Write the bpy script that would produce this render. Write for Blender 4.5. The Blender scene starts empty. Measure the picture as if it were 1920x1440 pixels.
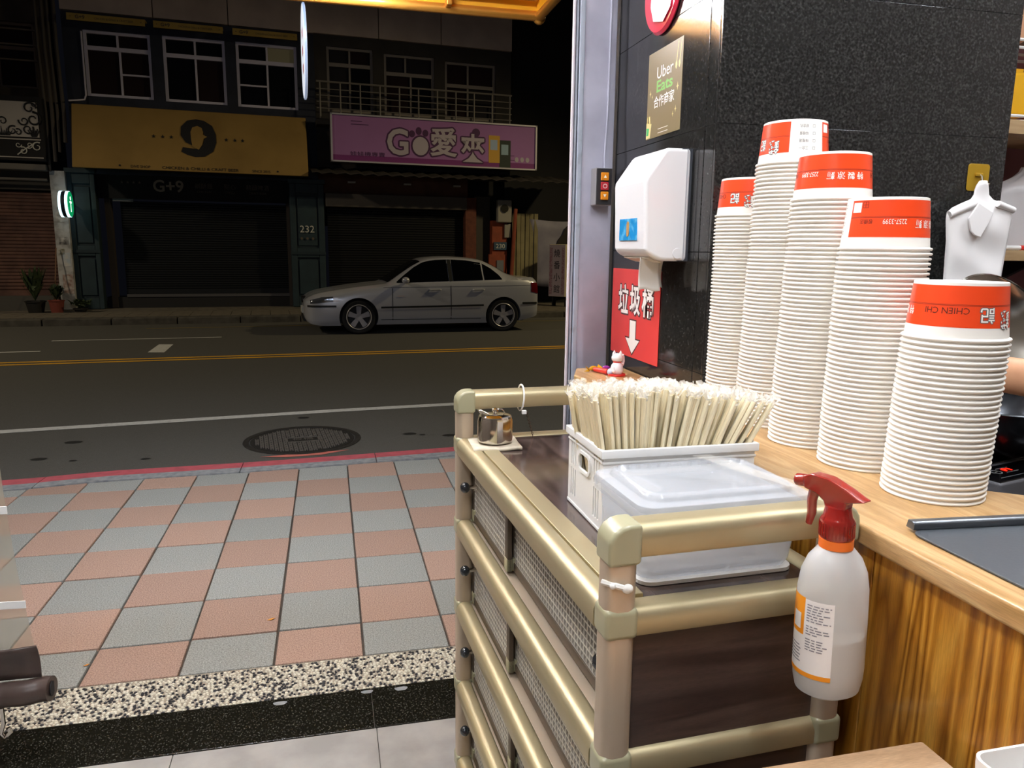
import bpy, bmesh, math, random
from mathutils import Matrix, Vector
random.seed(11)
scene = bpy.context.scene
col = scene.collection
I4 = Matrix.Identity(4)
rnd = random.uniform
# ------------------------------------------------------------------ camera
FPX = 1420.0
EYE = Vector((0, 0, 1.50))
RW = Matrix(((0.972526131, -0.029609296, 0.230903040),
             (-0.232493878, -0.173864987, 0.956931326),
             (0.011811891, -0.984324264, -0.175972224)))   # camera (right, down, forward) -> world
cd = bpy.data.cameras.new('camera'); cam = bpy.data.objects.new('camera', cd); col.objects.link(cam)
cd.sensor_width = 36.0; cd.lens = FPX / 1920 * 36; cd.clip_start = 0.02; cd.clip_end = 200
cm = Matrix.Identity(4)
for r in range(3):
    cm[r][0] = RW[r][0]; cm[r][1] = -RW[r][1]; cm[r][2] = -RW[r][2]; cm[r][3] = EYE[r]
cam.matrix_world = cm
scene.camera = cam
# ------------------------------------------------------------------ world, lamps, exposure
vs = scene.view_settings
vs.view_transform = 'Standard'; vs.look = 'None'; vs.gamma = 1.0; vs.use_curve_mapping = False
vs.exposure = 0.0
wd = bpy.data.worlds.new('night_sky'); scene.world = wd; wd.use_nodes = True
wd.node_tree.nodes['Background'].inputs[0].default_value = (0.55, 0.6, 0.9, 1)
wd.node_tree.nodes['Background'].inputs[1].default_value = 0.0045

def lamp(name, kind, loc, power, color, target=None, size=0.2, size_y=None, spot=1.4, blend=0.6):
    l = bpy.data.lights.new(name, kind); o = bpy.data.objects.new(name, l); col.objects.link(o)
    l.energy = power; l.color = color; o.location = loc
    if kind == 'AREA':
        l.size = size
        if size_y: l.shape = 'RECTANGLE'; l.size_y = size_y
    else:
        l.shadow_soft_size = size
    if kind == 'SPOT': l.spot_size = spot; l.spot_blend = blend
    if target is not None:
        o.rotation_euler = (Vector(target) - Vector(loc)).to_track_quat('-Z', 'Y').to_euler()
    return o
# street lamps high over the road (lantern heads stand outside the picture)
lamp('street_lamp_light', 'SPOT', (10.5, 13.0, 7.5), 1500, (1.0, 0.82, 0.45), (5.5, 12.5, 0), 0.25, spot=2.2)
lamp('street_lamp_light', 'SPOT', (-11, 11.0, 7.5), 1300, (1.0, 0.85, 0.60), (-6, 10.5, 0), 0.25, spot=2.2)
lamp('sign_flood_light', 'AREA', (-1.0, 3.75, 3.25), 50, (0.72, 0.83, 1.0), (-1.0, 6.6, 0), 2.4, 0.15)   # cool lamp over the shop's own fascia
TUBE_IN = 250.0     # emission of the shop's ceiling tubes
TUBE_OUT = 235.0    # emission of the tube under the awning

# ------------------------------------------------------------------ materials
def lin(c):
    if isinstance(c, str):
        c = [int(c[i:i + 2], 16) / 255 for i in (0, 2, 4)]
    return tuple(x / 12.92 if x <= 0.04045 else ((x + 0.055) / 1.055) ** 2.4 for x in c[:3]) + (1,)
MATS = {}
def mat(name, c, r=0.5, m=0.0, c2=None, ns=20.0, nd=4.0, ramp=(0.35, 0.65), st=(1, 1, 1), bump=0.0, bs=None, bd=0.002,
        emit=None, es=0.0, trans=0.0, alpha=1.0, coat=0.0, ior=1.45, sss=0.0, r2=None, c3=None, spec=None, ov=0.0):
    """principled material; c2 mixes in over a stretched noise, bump adds fine relief"""
    if name in MATS: return MATS[name]
    k = bpy.data.materials.new(name); k.use_nodes = True; MATS[name] = k
    nt = k.node_tree; N = nt.nodes; L = nt.links
    p = N['Principled BSDF']
    P = lambda n, v: p.inputs[n].__setattr__('default_value', v)
    P('Base Color', lin(c)); P('Roughness', r); P('Metallic', m); P('IOR', ior)
    if trans: P('Transmission Weight', trans)
    if alpha < 1: P('Alpha', alpha)
    if coat: P('Coat Weight', coat); P('Coat Roughness', 0.05)
    if spec is not None: P('Specular IOR Level', spec)
    if sss: P('Subsurface Weight', sss); P('Subsurface Radius', (0.01, 0.005, 0.003)); P('Subsurface Scale', 0.5)
    if emit: P('Emission Color', lin(emit)); P('Emission Strength', es)
    if c2 or bump or r2 is not None:
        src = None
        tc = N.new('ShaderNodeTexCoord'); mp = N.new('ShaderNodeMapping'); mp.inputs['Scale'].default_value = st
        L.new(tc.outputs['Object'], mp.inputs['Vector'])
        nz = N.new('ShaderNodeTexNoise'); nz.inputs['Scale'].default_value = ns; nz.inputs['Detail'].default_value = nd
        L.new(mp.outputs[0], nz.inputs['Vector'])
        if c2:
            cr = N.new('ShaderNodeValToRGB'); e = cr.color_ramp.elements
            e[0].position = ramp[0]; e[0].color = lin(c); e[1].position = ramp[1]; e[1].color = lin(c2)
            if c3:
                x = e.new((ramp[0] + ramp[1]) / 2); x.color = lin(c3)
            L.new(nz.outputs['Fac'], cr.inputs['Fac']); src = cr.outputs['Color']
            if ov:                                   # each piece a shade of its own
                oi = N.new('ShaderNodeObjectInfo'); hs = N.new('ShaderNodeHueSaturation'); mr2 = N.new('ShaderNodeMapRange')
                mr2.inputs['To Min'].default_value = 1 - ov; mr2.inputs['To Max'].default_value = 1 + ov
                L.new(oi.outputs['Random'], mr2.inputs['Value']); L.new(mr2.outputs[0], hs.inputs['Value']); L.new(src, hs.inputs['Color']); src = hs.outputs['Color']
            L.new(src, p.inputs['Base Color'])
        if r2 is not None:
            mr = N.new('ShaderNodeMapRange'); mr.inputs['From Min'].default_value = 0.35; mr.inputs['From Max'].default_value = 0.65
            mr.inputs['To Min'].default_value = r; mr.inputs['To Max'].default_value = r2
            L.new(nz.outputs['Fac'], mr.inputs['Value']); L.new(mr.outputs[0], p.inputs['Roughness'])
        if bump:
            n2 = nz
            if bs:
                n2 = N.new('ShaderNodeTexNoise'); n2.inputs['Scale'].default_value = bs; n2.inputs['Detail'].default_value = 3
                L.new(mp.outputs[0], n2.inputs['Vector'])
            b = N.new('ShaderNodeBump'); b.inputs['Strength'].default_value = bump; b.inputs['Distance'].default_value = bd
            L.new(n2.outputs['Fac'], b.inputs['Height']); L.new(b.outputs[0], p.inputs['Normal'])
    return k

def wood(name, c, c2, c3, st, ns=3.0, dist=1.2, r=0.4, coat=0.0, ring=6.0, fine=(1, 1, 1), fs=120):
    """wood: stretched noise bent into rings plus fine fibres along the grain"""
    if name in MATS: return MATS[name]
    k = bpy.data.materials.new(name); k.use_nodes = True; MATS[name] = k
    nt = k.node_tree; N = nt.nodes; L = nt.links; p = N['Principled BSDF']
    p.inputs['Roughness'].default_value = r
    if coat: p.inputs['Coat Weight'].default_value = coat; p.inputs['Coat Roughness'].default_value = 0.12
    tc = N.new('ShaderNodeTexCoord'); mp = N.new('ShaderNodeMapping'); mp.inputs['Scale'].default_value = st
    L.new(tc.outputs['Object'], mp.inputs['Vector'])
    nz = N.new('ShaderNodeTexNoise'); nz.inputs['Scale'].default_value = ns; nz.inputs['Detail'].default_value = 2
    nz.inputs['Distortion'].default_value = dist
    L.new(mp.outputs[0], nz.inputs['Vector'])
    mu = N.new('ShaderNodeMath'); mu.operation = 'MULTIPLY'; mu.inputs[1].default_value = ring; L.new(nz.outputs['Fac'], mu.inputs[0])
    fr = N.new('ShaderNodeMath'); fr.operation = 'PINGPONG'; fr.inputs[1].default_value = 1.0; L.new(mu.outputs[0], fr.inputs[0])
    cr = N.new('ShaderNodeValToRGB'); e = cr.color_ramp.elements
    e[0].position = 0.0; e[0].color = lin(c); e[1].position = 1.0; e[1].color = lin(c2)
    x = e.new(0.55); x.color = lin(c3); L.new(fr.outputs[0], cr.inputs['Fac'])
    m2 = N.new('ShaderNodeMapping'); m2.inputs['Scale'].default_value = fine; L.new(tc.outputs['Object'], m2.inputs['Vector'])
    n2 = N.new('ShaderNodeTexNoise'); n2.inputs['Scale'].default_value = fs; n2.inputs['Detail'].default_value = 3
    L.new(m2.outputs[0], n2.inputs['Vector'])
    mr = N.new('ShaderNodeMapRange'); mr.inputs['From Min'].default_value = 0.3; mr.inputs['From Max'].default_value = 0.7
    mr.inputs['To Min'].default_value = 0.78; mr.inputs['To Max'].default_value = 1.1; L.new(n2.outputs['Fac'], mr.inputs['Value'])
    mx = N.new('ShaderNodeMix'); mx.data_type = 'RGBA'; mx.blend_type = 'MULTIPLY'; mx.inputs[0].default_value = 1.0
    L.new(cr.outputs['Color'], mx.inputs[6]); L.new(mr.outputs[0], mx.inputs[7]); L.new(mx.outputs[2], p.inputs['Base Color'])
    return k

# ------------------------------------------------------------------ mesh helpers
WM = {}; KIDS = {}                                                     # world matrices of the objects made so far
class MB:
    """collects shapes; build() links them as ONE mesh object"""
    def __init__(s): s.v = []; s.f = []; s.m = []
    def add(s, vs_, fs, mi=0):
        o = len(s.v); s.v += [tuple(v) for v in vs_]; s.f += [[i + o for i in f] for f in fs]; s.m += [mi] * len(fs); return s
    def box(s, x0, x1, y0, y1, z0, z1, mi=0, T=None):
        v = [Vector((x, y, z)) for z in (z0, z1) for y in (y0, y1) for x in (x0, x1)]
        if T: v = [T @ q for q in v]
        return s.add(v, [(0, 2, 3, 1), (4, 5, 7, 6), (0, 1, 5, 4), (2, 6, 7, 3), (0, 4, 6, 2), (1, 3, 7, 5)], mi)
    def tube(s, pts, r, n=10, mi=0, cap=True, sx=1.0):
        pts = [Vector(p) for p in pts]; rs = r if isinstance(r, (list, tuple)) else [r] * len(pts)
        v = []; f = []; up = None
        for i, p in enumerate(pts):
            d = (pts[min(i + 1, len(pts) - 1)] - pts[max(i - 1, 0)]).normalized()
            if up is None: up = Vector((0, 0, 1)) if abs(d.z) < 0.9 else Vector((0, 1, 0))
            a = d.cross(up)
            if a.length < 1e-5: a = d.orthogonal()
            a.normalize(); b = a.cross(d); b.normalize(); up = b
            v += [p + (a * math.cos(t) * sx + b * math.sin(t)) * rs[i] for t in [2 * math.pi * j / n for j in range(n)]]
        for i in range(len(pts) - 1):
            for j in range(n):
                f.append((i * n + j, i * n + (j + 1) % n, (i + 1) * n + (j + 1) % n, (i + 1) * n + j))
        if cap: f.append(list(range(n))[::-1]); f.append([(len(pts) - 1) * n + j for j in range(n)])
        return s.add(v, f, mi)
    def lathe(s, prof, n=32, c=(0, 0, 0), mi=0, ax='z', sy=1.0, a0=0.0, a1=2 * math.pi, T=None, cap=False):
        full = abs(a1 - a0 - 2 * math.pi) < 1e-6; k = n if full else n + 1
        v = []; f = []
        for (r, h) in prof:
            for j in range(k):
                t = a0 + (a1 - a0) * j / n; x, y = r * math.cos(t), r * math.sin(t) * sy
                q = (x, y, h) if ax == 'z' else ((h, x, y) if ax == 'x' else (x, h, y))
                q = Vector((q[0] + c[0], q[1] + c[1], q[2] + c[2])); v.append(T @ q if T else q)
        for i in range(len(prof) - 1):
            for j in range(n):
                j2 = (j + 1) % k
                f.append((i * k + j, i * k + j2, (i + 1) * k + j2, (i + 1) * k + j))
        if full and cap:
            if prof[0][0] > 1e-6: f.append(list(range(k))[::-1])
            if prof[-1][0] > 1e-6: f.append([(len(prof) - 1) * k + j for j in range(k)])
        return s.add(v, f, mi)
    def prism(s, poly, a, b, pl='xz', mi=0, T=None):
        """polygon (p, q) pulled from a to b along the third axis"""
        def q(p, h):
            w = Vector((p[0], h, p[1])) if pl == 'xz' else (Vector((h, p[0], p[1])) if pl == 'yz' else Vector((p[0], p[1], h)))
            return T @ w if T else w
        n = len(poly); v = [q(p, a) for p in poly] + [q(p, b) for p in poly]
        f = [list(range(n)), [n + i for i in range(n)][::-1]] + [(i, n + i, n + (i + 1) % n, (i + 1) % n)[::-1] for i in range(n)]
        return s.add(v, f, mi)
    def sphere(s, c, r, n=16, m=10, sc=(1, 1, 1), mi=0, T=None):
        v = []; f = []
        for i in range(m + 1):
            ph = math.pi * i / m
            for j in range(n):
                t = 2 * math.pi * j / n
                q = Vector((c[0] + r * sc[0] * math.sin(ph) * math.cos(t), c[1] + r * sc[1] * math.sin(ph) * math.sin(t), c[2] + r * sc[2] * math.cos(ph)))
                v.append(T @ q if T else q)
        for i in range(m):
            for j in range(n): f.append((i * n + j, (i + 1) * n + j, (i + 1) * n + (j + 1) % n, i * n + (j + 1) % n))
        return s.add(v, f, mi)
    def grid(s, fn, nu, nv, mi=0):
        v = [fn(i / nu, j / nv) for j in range(nv + 1) for i in range(nu + 1)]; w = nu + 1
        return s.add(v, [(j * w + i, j * w + i + 1, (j + 1) * w + i + 1, (j + 1) * w + i) for j in range(nv) for i in range(nu)], mi)
    def mesh(s, name, mats, smooth=False, fix=True):
        me = bpy.data.meshes.new(name); me.from_pydata(s.v, [], s.f)
        for k in (mats if isinstance(mats, (list, tuple)) else [mats]): me.materials.append(k)
        me.polygons.foreach_set('material_index', s.m)
        if fix:
            b = bmesh.new(); b.from_mesh(me); bmesh.ops.recalc_face_normals(b, faces=b.faces); b.to_mesh(me); b.free()
        if smooth: smoothen(me, smooth)
        return me
    def build(s, name, mats, parent=None, fr=I4, smooth=False, bev=0, seg=2, sub=0, solid=0, fix=True, **tags):
        me = s.mesh(name, mats, smooth, fix)
        return put(name, me, parent, fr, bev, seg, sub, solid, **tags)
def smoothen(me, ang):
    me.polygons.foreach_set('use_smooth', [True] * len(me.polygons))
    a = math.radians(ang if ang is not True else 40)
    b = bmesh.new(); b.from_mesh(me)
    for e in b.edges:
        if len(e.link_faces) == 2: e.smooth = e.calc_face_angle(0) < a
    b.to_mesh(me); b.free()
def put(name, me, parent=None, fr=I4, bev=0, seg=2, sub=0, solid=0, label=None, cat=None, group=None, kind=None):
    o = bpy.data.objects.new(name, me); col.objects.link(o)
    if parent is not None:
        o.parent = parent; o.matrix_parent_inverse = WM[parent].inverted(); o.matrix_basis = fr; KIDS.setdefault(parent, []).append(o)
    else:
        o.matrix_world = fr
    WM[o] = fr.copy()
    if solid:
        d = o.modifiers.new('thickness', 'SOLIDIFY'); d.thickness = solid; d.offset = 0
    if bev:
        d = o.modifiers.new('bevel', 'BEVEL'); d.width = bev; d.segments = seg; d.limit_method = 'ANGLE'; d.angle_limit = 0.6
        d.harden_normals = False
        me.polygons.foreach_set('use_smooth', [True] * len(me.polygons))
        w = o.modifiers.new('normals', 'WEIGHTED_NORMAL'); w.keep_sharp = True
    if sub:
        d = o.modifiers.new('subdivision', 'SUBSURF'); d.levels = sub; d.render_levels = sub
    if label: o['label'] = label
    if cat: o['category'] = cat
    if group: o['group'] = group
    if kind: o['kind'] = kind
    return o
def thing(name, label, cat, loc=(0, 0, 0), fr=I4, group=None, kind=None):
    o = bpy.data.objects.new(name, None); col.objects.link(o); o.empty_display_size = 0.05
    w = fr @ Matrix.Translation(loc); o.matrix_world = w; WM[o] = w
    if label: o['label'] = label
    if cat: o['category'] = cat
    if group: o['group'] = group
    if kind: o['kind'] = kind
    return o
def dup(root, mw, label=None, group=None):
    """copy of a thing with its parts and sub-parts, moved to world matrix mw"""
    def cp(o, par):
        c = o.copy(); col.objects.link(c)
        if par is None: c.matrix_world = mw
        else: c.parent = par; c.matrix_parent_inverse = o.matrix_parent_inverse.copy(); c.matrix_basis = o.matrix_basis.copy()
        WM[c] = mw if par is None else WM[o]
        for ch in KIDS.get(o, []): cp(ch, c)
        return c
    r = cp(root, None)
    if label: r['label'] = label
    if group: r['group'] = group
    return r
def rrect(w, h, r, n=4, cx=0, cy=0):
    p = []
    for (sx, sy, a0) in ((1, 1, 0), (-1, 1, 90), (-1, -1, 180), (1, -1, 270)):
        for i in range(n + 1):
            a = math.radians(a0 + 90 * i / n); p.append((cx + sx * (w / 2 - r) + r * math.cos(a), cy + sy * (h / 2 - r) + r * math.sin(a)))
    return p
def nth(k): return '%d%s' % (k, 'th' if 10 <= k % 100 <= 20 else {1: 'st', 2: 'nd', 3: 'rd'}.get(k % 10, 'th'))
def RZ(a): return Matrix.Rotation(math.radians(a), 4, 'Z')
def TR(x, y=0, z=0): return Matrix.Translation((x, y, z))
# ------------------------------------------------------------------ lettering (flat print), meshed once
TXT = ['9', 'G+9', 'CHICKEN & CHILLI & CRAFT BEER', 'SINCE 2015', 'DIVE SHOP', '鹹酥雞', 'CHICKEN', '點心', 'CHILLI', '精釀啤酒', 'CRAFT BEER', '232',
       'G', '愛', '夾', '小', '館', '燒', '番', 'Uber', 'Eats', '合作商家', '垃', '圾', '桶', '特', '製', '涼', '麵', '2257-3399', '板橋店', 'CHIEN CHI', '錢', '記',
       '綜合丸', '味噌蛋', '味噌湯', '三合一', 'P1', '230', '●', '★', '▲', '▼', '娃娃機專賣', 'BAR', 'MARU', '板橋']
TM = {}
def _text():
    obs = []
    for s in TXT:
        for b in (0, 1, 2):
            cu = bpy.data.curves.new('t', 'FONT'); cu.body = s; cu.size = 1.0; cu.resolution_u = 3
            cu.offset = (0.0, 0.022, 0.010)[b]
            o = bpy.data.objects.new('t', cu); col.objects.link(o); obs.append((s, b, o, cu))
    dg = bpy.context.evaluated_depsgraph_get()
    for s, b, o, cu in obs:
        me = bpy.data.meshes.new_from_object(o.evaluated_get(dg))
        v = [(q.co.x, q.co.y) for q in me.vertices]; f = [list(p.vertices) for p in me.polygons]
        if v:
            x0, x1 = min(q[0] for q in v), max(q[0] for q in v); y0, y1 = min(q[1] for q in v), max(q[1] for q in v)
            TM[s, b] = ([((q[0] - x0) / (x1 - x0) - 0.5, (q[1] - y0) / (y1 - y0) - 0.5) for q in v], f, (x1 - x0) / max(y1 - y0, 1e-6))
        bpy.data.meshes.remove(me); bpy.data.objects.remove(o); bpy.data.curves.remove(cu)
_text()
def letter(mb, s, fn, cx, cy, h, w=None, bold=0, mi=0, flip=False):
    """adds string s, h tall (and w wide if given), centred on (cx, cy) of a surface; fn maps (a, b) to a point"""
    if (s, bold) not in TM: return
    v, f, asp = TM[s, bold]; w = w or h * asp; g = -1 if flip else 1
    mb.add([fn(cx + g * x * w, cy + g * y * h) for x, y in v], f, mi)
# ================================================================== SETTING
ROAD = -0.08
FF = TR(-0.8, 19.0, 0) @ RZ(4.6)                  # frame of the far side of the street: x along it, y away, z up
# --- materials of the setting
mFloor = mat('grey_stone_tile', '93908c', 0.3, c2='a6a39e', ns=9, nd=6, bump=0.15, bs=160, bd=0.001)
mBlack = mat('black_granite_floor', '17150f', 0.16, c2='55554f', ns=220, nd=3, ramp=(0.58, 0.75))
mGrout = mat('grout', '5b5650', 0.9, c2='46423d', ns=30)
mPebW = mat('white_pebble', 'd2ccba', 0.5); mPebB = mat('dark_pebble', '2c2c30', 0.45); mPebBase = mat('pebble_cement', '9d9484', 0.9, c2='857c6e', ns=60)
mPavR = mat('red_paver', '806659', 0.85, c2='b39585', ns=200, nd=5, ramp=(0.32, 0.68), bump=0.5, bs=380, bd=0.0015, ov=0.08)
mPavG = mat('grey_paver', '6b6c68', 0.85, c2='a3a49f', ns=200, nd=5, ramp=(0.32, 0.68), bump=0.5, bs=380, bd=0.0015, ov=0.08)
mJoint = mat('paver_joint', '3d3630', 0.95, c2='4b4239', ns=40)
mKerb = mat('kerb_concrete', '8e9090', 0.85, c2='74767a', ns=25, bump=0.3, bs=120)
mRed = mat('red_kerb_paint', 'b4525a', 0.7, c2='9a4a50', ns=14, ramp=(0.45, 0.7))
mRoad = mat('asphalt', '47453f', 0.8, c2='575450', ns=180, nd=5, bump=0.6, bs=400, bd=0.003)
mWhiteP = mat('white_road_paint', 'c6c4bf', 0.7, c2='a9a7a2', ns=30, ramp=(0.5, 0.75))
mYelP = mat('yellow_road_paint', 'e0a52a', 0.7, c2='c08d2a', ns=30, ramp=(0.5, 0.75))
mFarWalk = mat('far_sidewalk', '6a6257', 0.9, c2='574f46', ns=8)
mGran = mat('black_granite_wall', '141413', 0.12, c2='464544', c3='252423', ns=170, nd=6, ramp=(0.30, 0.80))
mWallDark = mat('wall_core', '2b2826', 0.8)
mPlaster = mat('shop_plaster', 'd8d4cc', 0.8, c2='cfcac0', ns=4); mInner = mat('dark_panelled_wall', '7d7066', 0.7, c2='70645a', ns=4)
mPost = mat('lilac_painted_steel', 'b2b1c0', 0.5, c2='a09fae', ns=7, bump=0.1, bs=60)
mPost2 = mat('grey_painted_steel', 'a9b0bd', 0.45, c2='8f949e', ns=30, ramp=(0.55, 0.75))
mPostW = mat('pale_guide_edge', 'd6cfd6', 0.4)

# --- shop floor: grey stone tiles, black granite sill, exposed pebble strip
fl = MB().box(-2.4, 3.2, -3.0, 2.655, -0.2, -0.006).build('floor', mGrout, kind='structure')
def slab(name, x0, x1, y0, y1, z0, z1, m, parent, bev=0.0015, fr=I4):
    return MB().box(x0, x1, y0, y1, z0, z1).build(name, m, parent, fr, bev=bev, seg=1)
for i in range(-4, 6):
    for j in range(8):
        slab('tile', 0.105 + i * 0.6 - 0.6 + 0.001, 0.105 + i * 0.6 - 0.001, 2.209 - (j + 1) * 0.6, 2.209 - j * 0.6 - 0.002, -0.006, 0, mFloor, fl)
for x0, x1 in ((-2.4, -0.697), (-0.695, 0.098), (0.1, 0.86)):
    slab('granite_sill', x0, x1, 2.21, 2.432, -0.006, 0.002, mBlack, fl)
MB().box(-2.4, 0.86, 2.434, 2.655, -0.006, -0.002).build('pebble_bed', mPebBase, fl)
pb = MB(); random.seed(3)
y = 2.44
while y < 2.652:
    x = -1.75 + rnd(0, 0.008)
    while x < 0.72:
        r = rnd(0.0050, 0.0085); e = rnd(0.65, 1.0); a = rnd(0, 3.14); cx, cy = x + rnd(-.003, .003), y + rnd(-.003, .003)
        mi = 1 if random.random() < 0.36 else 0; vs_ = []
        for k in range(6):
            t = k * math.pi / 3; p, q = r * math.cos(t), r * e * math.sin(t)
            vs_.append((cx + p * math.cos(a) - q * math.sin(a), cy + p * math.sin(a) + q * math.cos(a), -0.003))
        for k in range(6):
            t = k * math.pi / 3; p, q = .68 * r * math.cos(t), .68 * r * e * math.sin(t)
            vs_.append((cx + p * math.cos(a) - q * math.sin(a), cy + p * math.sin(a) + q * math.cos(a), 0.0012))
        pb.add(vs_, [(k, (k + 1) % 6, 6 + (k + 1) % 6, 6 + k) for k in range(6)] + [(6, 7, 8, 9, 10, 11)], mi)
        x += rnd(0.0105, 0.0155)
    y += 0.0118
pb.build('pebbles', [mPebW, mPebB], fl, kind='stuff', smooth=True)
cem = MB()
for cx, cy, rx, ry in ((-0.2, 2.405, .022, .013), (0.085, 2.41, .02, .012), (0.2, 2.405, .022, .014)):
    cem.add([(cx + rx * (1 + .15 * math.sin(3 * t)) * math.cos(t), cy + ry * (1 + .2 * math.cos(2 * t)) * math.sin(t), 0.0026) for t in [k * .5236 for k in range(12)]], [list(range(12))])
cem.build('cement_spot', mKerb, fl)

# --- pavement of square pavers, kerb, road
pv = MB().box(-4.2, 3.4, 2.656, 4.95, -0.25, -0.012)
kin = [(-4.2, 4.90), (-1.9, 5.06), (-1.49, 5.14), (-0.56, 5.18), (0.085, 5.235), (0.85, 5.315), (3.4, 5.62)]   # inner edge of the kerb
def kerb_y(x):
    for (a, b), (c, d) in zip(kin, kin[1:]):
        if x <= c: return b + (d - b) * (x - a) / (c - a)
    return kin[-1][1]
pv.add([(x, yy, z) for x in [-4.2 + .2 * i for i in range(39)] for (yy, z) in ((4.94, -0.012), (kerb_y(x), -0.012))],
       [(2 * i, 2 * i + 1, 2 * i + 3, 2 * i + 2) for i in range(38)])
pav = pv.build('pavement', mJoint, kind='structure')
pm = {}
random.seed(5)
for j in range(-1, 7):
    for i in range(-12, 9):
        x0, x1 = -0.56 + i * 0.323 + 0.004, -0.56 + (i + 1) * 0.323 - 0.004
        y0, y1 = max(3.25 + j * 0.335 + 0.003, 2.658), 3.25 + (j + 1) * 0.335 - 0.003
        if j == -1: y0 = 2.915 + .003
        k = (i + j) % 2; xm = (x0 + x1) / 2; ym = kerb_y(xm) - .006
        if y0 > ym - .02: continue
        cut = y1 > min(kerb_y(x0), kerb_y(x1)) - .006
        if cut:
            b = MB(); b.prism([(x0, y0), (x1, y0), (x1, max(y0 + .01, min(y1, kerb_y(x1) - .006))), (x0, max(y0 + .01, min(y1, kerb_y(x0) - .006)))], -0.03, rnd(-.001, .001), 'xy')
            b.build('paver', mPavG if k == 0 else mPavR, pav, bev=.003, seg=1)
        else:
            if k not in pm:
                w, h = (x1 - x0) / 2, (y1 - y0) / 2
                pm[k] = MB().box(-w, w, -h, h, -0.03, 0).mesh('paver', mPavG if k == 0 else mPavR)
            put('paver', pm[k], pav, TR(xm + rnd(-.001, .001), (y0 + y1) / 2, rnd(-.0015, .0015)) @ RZ(rnd(-.15, .15)), bev=.003, seg=1)
for i in range(-11, 9):                          # the last row, cut by the pebble strip
    x0 = -0.56 + i * 0.323
    slab('paver', x0 + .004, x0 + .319, 2.66, 2.909, -0.03, rnd(-.001, .001), mPavG if (i - 2) % 2 == 0 else mPavR, pav, .003)
kb = thing('kerb', None, None, (0, 5.3, -.1), kind='structure')
edges = [-4.2, -2.75, -1.83, -0.62, 0.29, 1.3, 2.3, 3.4]
for a, b in zip(edges, edges[1:]):
    m = MB(); n = 6
    for w0, w1, mi in ((0.0, 0.105, 0), (0.105, 0.25, 1)):
        P = []
        for i in range(n + 1):
            x = a + .003 + (b - a - .006) * i / n; yk = kerb_y(x)
            zt = lambda w: 0.006 if w < .15 else 0.0
            P += [(x, yk + w0, -.2), (x, yk + w0, zt(w0)), (x, yk + w1, zt(w1)), (x, yk + w1 + (.012 if mi else 0), -.2)]
        f = []
        for i in range(n):
            for q in range(4): f.append((4 * i + q, 4 * i + (q + 1) % 4, 4 * i + 4 + (q + 1) % 4, 4 * i + 4 + q))
        f += [(0, 1, 2, 3), (4 * n, 4 * n + 1, 4 * n + 2, 4 * n + 3)]
        m.add(P, f, mi)
    m.build('kerb_stone', [mKerb, mRed], kb)
road = MB().box(-30, 30, 4.7, 17.4, -0.4, ROAD).build('road', mRoad, kind='structure')
def stripe(name, pts, w, m, z=ROAD + .003, par=None):
    b = MB(); v = []; n = len(pts)
    for i, p in enumerate(pts):
        a, c = Vector(pts[max(i - 1, 0)]), Vector(pts[min(i + 1, n - 1)]); d = (c - a).normalized(); q = Vector((-d.y, d.x)) * w / 2
        v += [(p[0] - q.x, p[1] - q.y, z), (p[0] + q.x, p[1] + q.y, z)]
    b.add(v, [(2 * i, 2 * i + 2, 2 * i + 3, 2 * i + 1) for i in range(n - 1)])
    return b.build(name, m, par or road)
stripe('white_edge_line', [(-14, 5.8), (-8, 6.5), (-4.5, 6.92), (-2.75, 7.07), (-1.376, 7.25), (.08, 7.44), (1.2, 7.54), (6, 7.95), (14, 8.6)], .13, mWhiteP)
for o in (-.11, .11):
    stripe('yellow_centre_line', [(-14, 10.42 + o), (-4.25, 11.165 + o), (-.616, 11.45 + o), (3.716, 11.79 + o), (14, 12.6 + o)], .10, mYelP)
def gz(px, py, z):
    d = RW @ Vector((px - 960, py - 720, FPX)); t = (z - EYE.z) / d.z; p = EYE + d * t; return (p.x, p.y)
stripe('white_lane_line', [(-4.45, 13.75), (-1.85, 13.95)], .07, mWhiteP)
stripe('white_lane_line', [(-7.2, 12.2), (-4.18, 12.42)], .08, mWhiteP)
stripe('white_lane_line', [(-7.2, 11.72), (-4.6, 11.93)], .06, mWhiteP)
MB().add([p + (ROAD + .003,) for p in (gz(277, 661, ROAD), gz(308, 661, ROAD), gz(325, 646, ROAD), gz(298, 646, ROAD))], [(0, 1, 2, 3)]).build('white_box_mark', mWhiteP, road)
stripe('thin_yellow_line', [(-3.4, 15.55), (0.2, 15.9), (6.5, 16.4)], .05, mat('faded_yellow_paint', '8d7a3c', .8))
random.seed(9)
tar = MB()
for k in range(16):
    cx, cy, r = rnd(-2.6, 2.0), rnd(5.6, 7.3), rnd(.015, .05)
    tar.add([(cx + r * 1.5 * math.cos(t), cy + r * math.sin(t), ROAD + .002) for t in [q * .7854 for q in range(8)]], [list(range(8))])
tar.build('tar_spots', mat('tar', '1b1a19', .6), road, kind='stuff')
MB().add([(-.55, 5.84, ROAD + .003), (-.36, 5.80, ROAD + .003), (-.1, 5.82, ROAD + .003), (.12, 5.93, ROAD + .003), (-.1, 5.9, ROAD + .003), (-.3, 5.88, ROAD + .003)], [(0, 1, 2, 3, 4, 5)]).build('red_paint_patch', mat('red_patch', 'c0695c', .8), road)
fw = MB().box(-26, 26, -2.1, 3, -.3, .05).build('far_sidewalk', mFarWalk, fr=FF, kind='structure')
for i in range(-9, 9):
    slab('kerb_stone', i * 1.2 + .01, i * 1.2 + 1.19, -2.4, -2.1, -.3, .055, mat('far_kerb', '54504a', .9, c2='403c37', ns=6), fw, .02, FF)
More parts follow.
